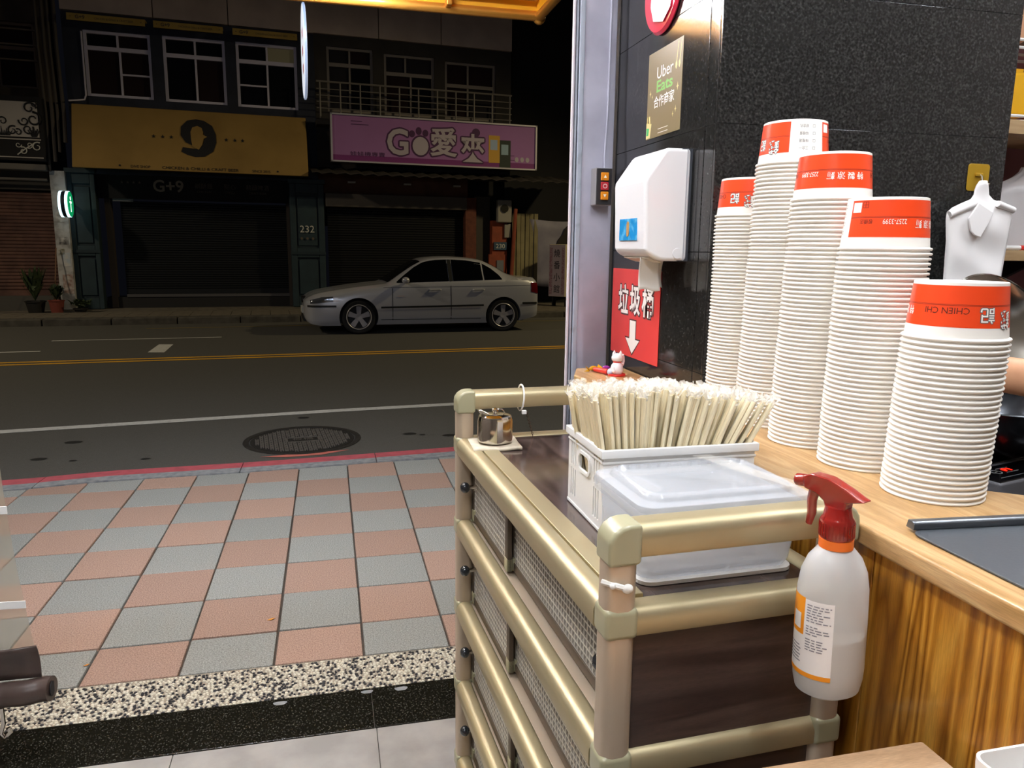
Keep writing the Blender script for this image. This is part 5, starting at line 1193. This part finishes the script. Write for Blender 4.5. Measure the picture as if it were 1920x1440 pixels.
MB().prism([(1.505, 1.585), (1.53, 1.622), (1.575, 1.60), (1.562, 1.57), (1.545, 1.54), (1.528, 1.545), (1.515, 1.555)], 1.560, 1.566, 'xz').build('folded_flap', mBag, bg, bev=.002)
MB().tube([(1.465, 1.58, 1.594), (1.53, 1.572, 1.622)], .009, 10).build('rolled_edge', mBag, bg, smooth=True)
MB().tube([(1.595, 1.572, 1.622), (1.652, 1.58, 1.608)], .008, 10).build('rolled_edge', mBag, bg, smooth=True)
# --- beckoning cat and sweets at the far end of the counter
ca = thing('cat_figurine', 'white lucky cat figurine with red collar at the far counter end', 'figurine', (.782, 1.985, CZ)); KC = TR(.783, 1.985, CZ + .006) @ RZ(60)
mCer = mat('white_ceramic', 'f1eef0', .2, coat=.4); mCr = mat('red_glaze', 'cf2f28', .3)
MB().lathe([(0, 0), (.014, .0), (.018, .006), (.0185, .014), (.016, .024), (.011, .031), (.009, .034), (0, .036)], 24).build('body', mCer, ca, KC, smooth=True)
MB().sphere((.002, 0, .044), .0155, 20, 14, (1, 1.08, .9)).build('head', mCer, ca, KC, smooth=True)
for s in (-1, 1): MB().lathe([(.006, 0), (.0045, .006), (.0005, .013)], 10, (.001, s * .009, .053), T=None).build('ear', mCer, ca, KC, smooth=True)
MB().lathe([(.0095, .031), (.0118, .0325), (.0115, .035), (.0095, .0355)], 24).build('collar', mCr, ca, KC, smooth=True)
MB().tube([(.010, -.012, .024), (.018, -.014, .034), (.019, -.013, .046), (.016, -.012, .052)], [.006, .0055, .005, .004], 10).build('raised_paw', mCer, ca, KC, smooth=True)
MB().tube([(.010, .010, .024), (.020, .008, .018), (.022, .004, .012)], [.006, .0055, .004], 10).build('paw', mCer, ca, KC, smooth=True)
MB().tube([(-.014, .004, .004), (-.022, .006, .010), (-.020, .008, .020)], [.005, .005, .004], 8).build('tail', mCer, ca, KC, smooth=True)
MB().box(.016, .020, -.006, .010, .002, .030).build('wooden_tablet', mat('pale_wood_tag', 'b08a52', .6), ca, KC, bev=.001)
MB().lathe([(0, -.006), (.024, -.006), (.025, -.003), (.024, 0), (0, 0)], 28).build('red_base', mCr, ca, KC, smooth=30)
def sweet(name, label, loc, rz, m, L, r, m2=None):
    t = thing(name, label, 'sweet', loc); fr = TR(*loc) @ RZ(rz)
    MB().sphere((0, 0, r), r, 14, 10, (L / r / 2, 1, .85)).build('sweet_body', m, t, fr, smooth=True)
    for s in (-1, 1):
        b = MB(); P = [(s * L / 2 * .9, 0, r)] + [(s * (L / 2 + .012), .012 * math.cos(k * .9) * (1 if k % 2 else -1), r + .009 * math.sin(k * 1.3)) for k in range(5)]
        b.add(P, [(0, k, k + 1) for k in range(1, 5)]).build('twist', m2 or m, t, fr, solid=.0006)
mAmb = mat('amber_wrapper', 'c89018', .12, alpha=.85); mPur = mat('purple_wrapper', '8a2a8c', .12)
sweet('wrapped_sweet', 'sweet in amber foil at the end of the ledge', (.742, 2.065, CZ + .0005), 25, mAmb, .03, .009)
sweet('wrapped_sweet', 'small purple sweet behind the lucky cat', (.785, 2.075, CZ + .0005), -20, mPur, .024, .008)
st_ = thing('lollipop', 'red lollipop with pale blue ball before the cat', 'sweet', (.757, 2.01, CZ))
MB().tube([(.742, 2.055, CZ + .008), (.762, 1.998, CZ + .009)], [.0065, .0085], 12).build('red_stick', mCr, st_, smooth=True)
MB().sphere((.766, 1.988, CZ + .0105), .0105, 14, 10).build('pale_ball', mat('pale_blue_ball', 'c3cbe0', .25, coat=.4), st_, smooth=True)
random.seed(6); cp_ = MB()
cp_.grid(lambda a, c: (.905 - .06 + .035 + .05 * (a - .5) * 1.2, 1.56 + .12 + .05 * (c - .5), CZ + .004 + .022 * abs(math.sin(7 * a + 3 * c)) * math.sin(math.pi * a) * math.sin(math.pi * c) + rnd(0, .006)), 9, 9)
cp_.build('crumpled_film', mat('clear_film', 'f6f4ee', .12, alpha=.22), solid=.0006, fr=TR(-.06, .03, .0), label='crumpled clear film lying behind the chopstick crate', cat='wrapper')

# ================================================================== COOKING CORNER behind the counter
mBlkTop = mat('black_worktop', '1b1918', .3)
wt = thing('worktop', 'black low worktop in the cooking corner', 'worktop', (1.5, 1.4, 0))
MB().box(1.02, 2.3, .95, 1.61, 1.0, 1.03).build('slab', mBlkTop, wt, bev=.003)
MB().box(1.06, 2.26, 1.0, 1.59, 0, 1.0).build('carcass', mWallDark, wt)
ik = thing('induction_cooker', 'black induction cooker with red digital display', 'cooker', (1.3, 1.2, 1.03)); IK = TR(1.19, 1.09, 1.0305) @ RZ(14)
MB().box(0, .30, 0, .36, .0, .055).build('case', mat('cooker_grey', '6b6b70', .4), ik, IK, bev=.006)
MB().box(.004, .296, .004, .075, .0535, .0565).build('control_panel', mat('cooker_black', '0e0e10', .15), ik, IK, bev=.001)
MB().box(.004, .296, .085, .356, .0535, .058).build('glass_plate', mat('cooker_glass', '101012', .06), ik, IK, bev=.001)
l = MB(); fn = lambda x, y: (x, y, .0573); letter(l, 'P1', fn, .098, .048, .013, .020, bold=1); l.build('display', mat('red_led', 'ff2a18', .4, emit='ff2410', es=3.0), ik, IK)
l = MB(); l.lathe([(.0095, .0568), (.0105, .0568), (.0105, .0571), (.0095, .0571)], 24, (.062, .046, 0)); l.box(.058, .066, .0455, .0465, .0568, .0571); l.box(.08, .118, .036, .0366, .0568, .0571); l.box(.08, .118, .058, .0586, .0568, .0571); l.box(.03, .118, .018, .0186, .0568, .0571)
l.box(.012, .034, .058, .061, .0568, .0571); l.box(.014, .034, .051, .0525, .0568, .0571); l.build('panel_print', mat('pale_print', 'b9b9bc', .5), ik, IK, kind='stuff')
wk_ = thing('wok', 'dark wok on the induction cooker', 'wok', (1.30, 1.27, 1.09)); WKF = TR(1.345, 1.275, 1.0895)
MB().lathe([(0, 0), (.06, .0), (.11, .03), (.14, .075), (.152, .105), (.155, .107), (.152, .109), (.138, .078), (.105, .034), (.05, .008), (0, .006)], 48).build('bowl', mat('wok_black', '2a2c30', .25, m=.7), wk_, WKF, smooth=True)
MB().tube([(-.0 + .15 * math.cos(2.6), .15 * math.sin(2.6), .1), (-.17, .12, .115), (-.19, .085, .115), (-.15, .03, .1)], .006, 8).build('loop_handle', mSteel, wk_, WKF, smooth=True)
ld = thing('pot_lid', 'shiny steel pot lid propped behind the cook\'s arm', 'lid', (1.42, 1.35, 1.2)); LDF = TR(1.475, 1.40, 1.335) @ Matrix.Rotation(math.radians(-118), 4, 'X')
MB().lathe([(.135, 0), (.14, .004), (.134, .008), (.12, .014), (.07, .034), (0, .042)], 48).build('dome', mSteel, ld, LDF, smooth=True)
MB().lathe([(.006, .042), (.006, .055), (.018, .06), (.018, .068), (0, .07)], 20).build('lid_knob', mDark, ld, LDF, smooth=True)
tw_ = MB().grid(lambda a, c: (1.47 + .14 * a, 1.02 + .2 * c, 1.036 + .012 * math.sin(5 * a + 2) + .008 * math.sin(11 * c + 3 * a)), 12, 12)
tw_.build('striped_cloth', mat('striped_cloth', 'b9b2a6', .9, c2='6a645c', ns=40, st=(1, 6, 1)), smooth=True, solid=.005, label='crumpled striped cloth beside the induction cooker', cat='cloth')
# kitchen shelf with bag and marker
sh = thing('kitchen_shelf', 'pale wooden shelf on the maroon kitchen wall', 'shelf', (2.6, 2.35, 1.48))
MB().box(2.2, 3.19, 2.22, 2.498, 1.478, 1.515).build('shelf_board', mat('pale_shelf_wood', 'b59872', .5, c2='a88a64', ns=10, st=(1, 8, 8)), sh, bev=.002)
for x in (2.5, 3.0): MB().prism([(2.26, 1.478), (2.498, 1.478), (2.498, 1.36)], x - .01, x + .01, 'yz').build('bracket', mDark, sh)
mk_ = thing('marker_pen', 'marker pen with a red cap on the kitchen shelf', 'pen', (2.4, 2.25, 1.515))
MB().tube([(2.30, 2.25, 1.524), (2.40, 2.25, 1.524)], .0085, 12).build('barrel', mWhitePl, mk_, smooth=30)
MB().tube([(2.40, 2.25, 1.524), (2.445, 2.25, 1.524), (2.455, 2.25, 1.524)], [.0095, .0095, .005], 12).build('cap', mCr, mk_, smooth=30)
pbg = thing('plastic_bag', 'cloudy white plastic bag standing on the kitchen shelf', 'bag', (2.55, 2.36, 1.515))
def bagf(a, c):
    t = 2 * math.pi * a; k = (1 - .15 * c) if c < .75 else (1 - .15 * .75) * (1 - .75 * math.sin((c - .75) / .25 * 1.57)) + .04
    r = 1 + .08 * math.sin(5 * t + 7 * c) + .05 * math.sin(11 * t - 9 * c); return (2.54 + .19 * k * r * math.cos(t), 2.36 + .085 * k * r * math.sin(t), 1.516 + .30 * c)
MB().grid(bagf, 30, 18).build('bag_sheet', mat('cloudy_bag', 'dcd6d4', .35, alpha=.75), pbg, smooth=True)
MB().sphere((2.54, 2.36, 1.83), .035, 12, 8, (1, .6, 1.2)).build('bag_knot', mBag, pbg, smooth=True)
pp = MB().box(2.28, 2.5, 2.485, 2.497, 1.30, 1.47).build('paper_sheet', mat('cream_paper', 'b9ad92', .8), label='cream paper pinned below the kitchen shelf', cat='paper')
# wire rack with parcels above
rk = thing('wire_rack', 'white wire rack of small goods high in the kitchen', 'rack', (2.5, 2.3, 1.95))
for z in (1.96, 2.2, 2.42):
    b = MB()
    for y_ in (2.2, 2.28, 2.36, 2.44): b.tube([(2.2, y_, z), (3.1, y_, z)], .005, 6)
    b.build('wire_shelf', mWhitePl, rk)
for x in (2.21, 3.09):
    for y_ in (2.2, 2.44): MB().tube([(x, y_, 1.9), (x, y_, 2.6)], .006, 6).build('upright', mWhitePl, rk)
MB().box(2.19, 3.15, 2.19, 2.49, 1.90, 1.945).build('base_board', mat('pale_shelf_wood', 'b59872', .5), rk, bev=.002)
for i, (x, z, w, h, c) in enumerate(((2.27, 2.205, .10, .16, 'b98a6a'), (2.40, 2.205, .12, .13, '8a7a6a'), (2.30, 1.966, .12, .15, 'e0a81c'), (2.47, 1.966, .14, .18, 'b06a4a'), (2.3, 2.425, .16, .14, '5a6a9a'), (2.52, 2.205, .1, .17, 'c9c0b0'))):
    t = thing('food_packet', '%s packet on the kitchen wire rack' % ('tan', 'grey-brown', 'yellow', 'brick-coloured', 'blue', 'pale')[i], 'packet', (x, 2.3, z), group='packets on the wire rack')
    MB().prism([(x - w / 2, z), (x + w / 2, z), (x + w / 2 + .006, z + h * .5), (x + w / 2 - .004, z + h), (x - w / 2 + .006, z + h), (x - w / 2 - .006, z + h * .5)], 2.25, 2.32, 'xz').build('pouch', mat('pouch_' + c, c, .4), t, bev=.015)
    MB().box(x - w / 2 + .006, x + w / 2 - .004, 2.282, 2.288, z + h, z + h + .015).build('seal', mat('pouch_' + c, c, .4), t)
MB().prism([(1.663, 1.55), (1.663, 1.66), (1.669, 1.665), (1.672, 1.60), (1.668, 1.55)], 2.0, 2.06, 'xz').build('tape_scrap', mat('cream_tape', 'd8cfae', .6), label='torn cream tape stuck on the edge of the granite wall', cat='tape')

# --- the cook, standing right of the picture; the forearm reaches behind the bowl stacks
mSkin = mat('skin', 'd9a27c', .5, c2='cf9872', ns=30); mShirt = mat('dark_shirt', '35383f', .85, c2='2d3036', ns=60); mHair = mat('black_hair', '15120f', .5)
pe = thing('person', 'person in a dark shirt reaching a bare forearm over the wok', 'person', (1.84, .68, 0))
J = {'pel': (1.840, .66, .93, .13, .11), 'sp': (1.830, .67, 1.10, .125, .10), 'ch': (1.810, .70, 1.28, .145, .105), 'nk': (1.790, .73, 1.44, .055, .055), 'hd0': (1.780, .75, 1.52, .062, .07), 'hd': (1.770, .76, 1.60, .078, .088), 'hd2': (1.770, .76, 1.67, .06, .066),
     'ls': (1.64, .84, 1.385, .058, .055), 'le': (1.44, 1.01, 1.250, .045, .045), 'lw': (1.20, 1.165, 1.282, .031, .036), 'lp': (1.13, 1.20, 1.282, .018, .036),
     'rs': (1.940, .62, 1.385, .058, .055), 're': (2.020, .78, 1.16, .043, .043), 'rw': (1.880, .97, 1.10, .030, .03), 'rp': (1.820, 1.03, 1.10, .02, .034),
     'lh': (1.790, .74, .88, .09, .09), 'lk': (1.790, .77, .48, .062, .062), 'la': (1.790, .72, .09, .042, .042), 'lf': (1.760, .86, .045, .036, .03),
     'rh': (1.910, .60, .88, .09, .09), 'rk': (1.930, .63, .48, .062, .062), 'ra': (1.940, .58, .09, .042, .042), 'rf': (1.920, .72, .045, .036, .03)}
E_ = [('pel', 'sp'), ('sp', 'ch'), ('ch', 'nk'), ('nk', 'hd0'), ('hd0', 'hd'), ('hd', 'hd2'), ('ch', 'ls'), ('ls', 'le'), ('le', 'lw'), ('lw', 'lp'), ('ch', 'rs'), ('rs', 're'), ('re', 'rw'), ('rw', 'rp'),
      ('pel', 'lh'), ('lh', 'lk'), ('lk', 'la'), ('la', 'lf'), ('pel', 'rh'), ('rh', 'rk'), ('rk', 'ra'), ('ra', 'rf')]
def finger(tag, root, pts, r):
    prev = root
    for i, p in enumerate(pts):
        J['%s%d' % (tag, i)] = p + (r * (1 - .15 * i), r * (1 - .15 * i)); E_.append((prev, '%s%d' % (tag, i))); prev = '%s%d' % (tag, i)
for hand, c, d in (('lp', Vector((1.13, 1.20, 1.282)), Vector((-.86, .43, -.1)).normalized()), ('rp', Vector((1.82, 1.03, 1.10)), Vector((-.7, .65, -.1)).normalized())):
    up = Vector((0, 0, 1)); sd = d.cross(up).normalized()
    for k, (o, L) in enumerate(((.024, .066), (.008, .074), (-.009, .069), (-.025, .054))):
        a = c + up * o + d * .035; q = a + d * L * .45 + sd * -.008; r_ = q + d * L * .3 + sd * .018; s_ = r_ + d * L * .12 + sd * .022
        finger('%sf%d' % (hand, k), hand, [tuple(a), tuple(q), tuple(r_), tuple(s_)], .0088)
    a = c + up * .022 - d * .01 + sd * .015; finger(hand + 't', hand, [tuple(a), tuple(a + d * .03 + up * .018 + sd * .018), tuple(a + d * .055 + up * .02 + sd * .03)], .0098)
def skin_obj(name, keys, edges, m, root, parent, grow=0.0, sub=2):
    me = bpy.data.meshes.new(name); ix = {k: i for i, k in enumerate(keys)}
    me.from_pydata([J[k][:3] for k in keys], [(ix[a], ix[b_]) for a, b_ in edges], []); me.materials.append(m)
    o = put(name, me, parent)
    o.modifiers.new('skin', 'SKIN').use_smooth_shade = True
    sv = me.skin_vertices[0].data if me.skin_vertices else None
    if sv is None:
        b = bmesh.new(); b.from_mesh(me); b.verts.layers.skin.verify(); b.to_mesh(me); b.free(); sv = me.skin_vertices[0].data
    for k, i in ix.items(): sv[i].radius = (J[k][3] + grow, J[k][4] + grow); sv[i].use_root = (k == root)
    s = o.modifiers.new('subdivision', 'SUBSURF'); s.levels = sub; s.render_levels = sub
    return o
skin_obj('body', list(J), E_, mSkin, 'pel', pe)
J['lse'] = (1.56, .91, 1.33, .052, .05); J['rse'] = (1.98, .70, 1.27, .052, .05)
skin_obj('shirt', ['pel', 'sp', 'ch', 'ls', 'rs', 'lse', 'rse'], [('pel', 'sp'), ('sp', 'ch'), ('ch', 'ls'), ('ls', 'lse'), ('ch', 'rs'), ('rs', 'rse')], mShirt, 'pel', pe, .02)
skin_obj('trousers', ['pel', 'lh', 'lk', 'la', 'rh', 'rk', 'ra'], [('pel', 'lh'), ('lh', 'lk'), ('lk', 'la'), ('pel', 'rh'), ('rh', 'rk'), ('rk', 'ra')], mat('dark_trousers', '23252b', .85), 'pel', pe, .024)
MB().sphere((1.775, .752, 1.635), .098, 20, 14, (.95, 1.02, .92)).build('hair', mHair, pe, smooth=True)
for s in (-1, 1): MB().sphere((1.728 + .016 * s, .835 + .012 * s, 1.60), .008, 10, 8).build('eye', mDark, pe, smooth=True)
MB().lathe([(.010, 0), (.004, .018), (0, .022)], 10, (1.732, .835, 1.575), T=None).build('nose', mSkin, pe, smooth=True)
MB().box(1.715, 1.745, .835, .842, 1.548, 1.553).build('mouth', mat('lip', 'a0584a', .6), pe)

# ================================================================== FRONT TABLE AND TRAY
ft = thing('front_table', 'pale wood-grain table corner at the bottom edge', 'table', (.2, .3, 0))
mTab = wood('pale_wood_laminate', 'b08e6c', 'c9a988', 'bd9b79', (1.2, 12, 12), 2.2, .7, .4, .1, 5, (4, 60, 60), 20)
MB().box(-.55, .658, .05, .663, .912, .94).build('table_top', mTab, ft, bev=.003)
for x in (-.5, .6):
    for y_ in (.1, .61): MB().box(x - .02, x + .02, y_ - .02, y_ + .02, 0, .912).build('leg', mDark, ft, bev=.003)
ty = thing('white_tub', 'white plastic tub on the front table at the bottom right', 'tub', (.634, .42, .94))
MB().prism(rrect(.070, .236, .012, 5, .634, .42), .941, .945, 'xy').build('tub_base', mWhitePl, ty)
b = MB(); A, Bq, Cq = rrect(.070, .236, .012, 5, .634, .42), rrect(.078, .244, .014, 5, .634, .42), rrect(.072, .238, .012, 5, .634, .42); n = len(A)
b.add([(p[0], p[1], z) for z, S in ((.941, A), (1.012, Bq), (1.02, Bq), (1.02, Cq), (.945, Cq)) for p in S], [(q * n + k, q * n + (k + 1) % n, (q + 1) * n + (k + 1) % n, (q + 1) * n + k) for q in range(4) for k in range(n)])
b.build('tub_wall', mWhitePl, ty, smooth=30)
# small litter on the pavement
for p, lb2 in (((508, 1162), 'small orange leaf on a grey paver in mid pavement'), ((162, 1248), 'tiny yellow leaf near the pebble strip at the left')):
    q = gz(p[0], p[1], 0.002); s = .016 if p[0] > 300 else .011
    MB().add([(q[0] - s, q[1], .002), (q[0], q[1] - .5 * s, .004), (q[0] + s * 1.1, q[1] + .2 * s, .007), (q[0] + .1 * s, q[1] + .6 * s, .004)], [(0, 1, 3), (1, 2, 3)]).build('fallen_leaf', mat('orange_leaf', 'c08030', .7), label=lb2, cat='leaf', solid=.0008)
# manhole cover
mh = thing('manhole_cover', 'round cast-iron manhole cover in the road by the kerb', 'manhole cover', (-.25, 6.33, ROAD)); MF = TR(-.25, 6.33, ROAD) @ RZ(6)
mIron = mat('cast_iron', '3b3833', .6, m=.4, c2='2c2926', ns=40)
MB().lathe([(.425, -.02), (.425, .006), (.47, .006), (.475, -.02)], 64).build('ring_frame', mIron, mh, MF, smooth=30)
MB().lathe([(0, .002), (.40, .002), (.405, .005), (.415, .005), (.418, -.02)], 64).build('lid', mat('cast_iron_dark', '25221f', .7, m=.3), mh, MF, smooth=30)
tr = MB(); g = .036
for i in range(-11, 12):
    for j in range(-11, 12):
        x, y_ = i * g, j * g
        if x * x + y_ * y_ > .372 ** 2 or (abs(x) < .13 and abs(y_) < .075): continue
        for o in (-.009, .009):
            if (i + j) % 2: tr.box(x - .015, x + .015, y_ + o - .005, y_ + o + .005, .002, .009)
            else: tr.box(x + o - .005, x + o + .005, y_ - .015, y_ + .015, .002, .009)
tr.build('tread_bars', mat('cast_iron_worn', '6a645c', .5, m=.4), mh, MF, kind='stuff')
b = MB(); [b.box(*a, .002, .008) for a in ((-.13, .13, .065, .075), (-.13, .13, -.075, -.065), (-.13, -.12, -.075, .075), (.12, .13, -.075, .075))]; letter(b, '板橋', lambda x, y_: (x, y_, .0085), 0, 0, .08); b.build('badge_frame', mat('cast_iron_worn', '6a645c', .5, m=.4), mh, MF)
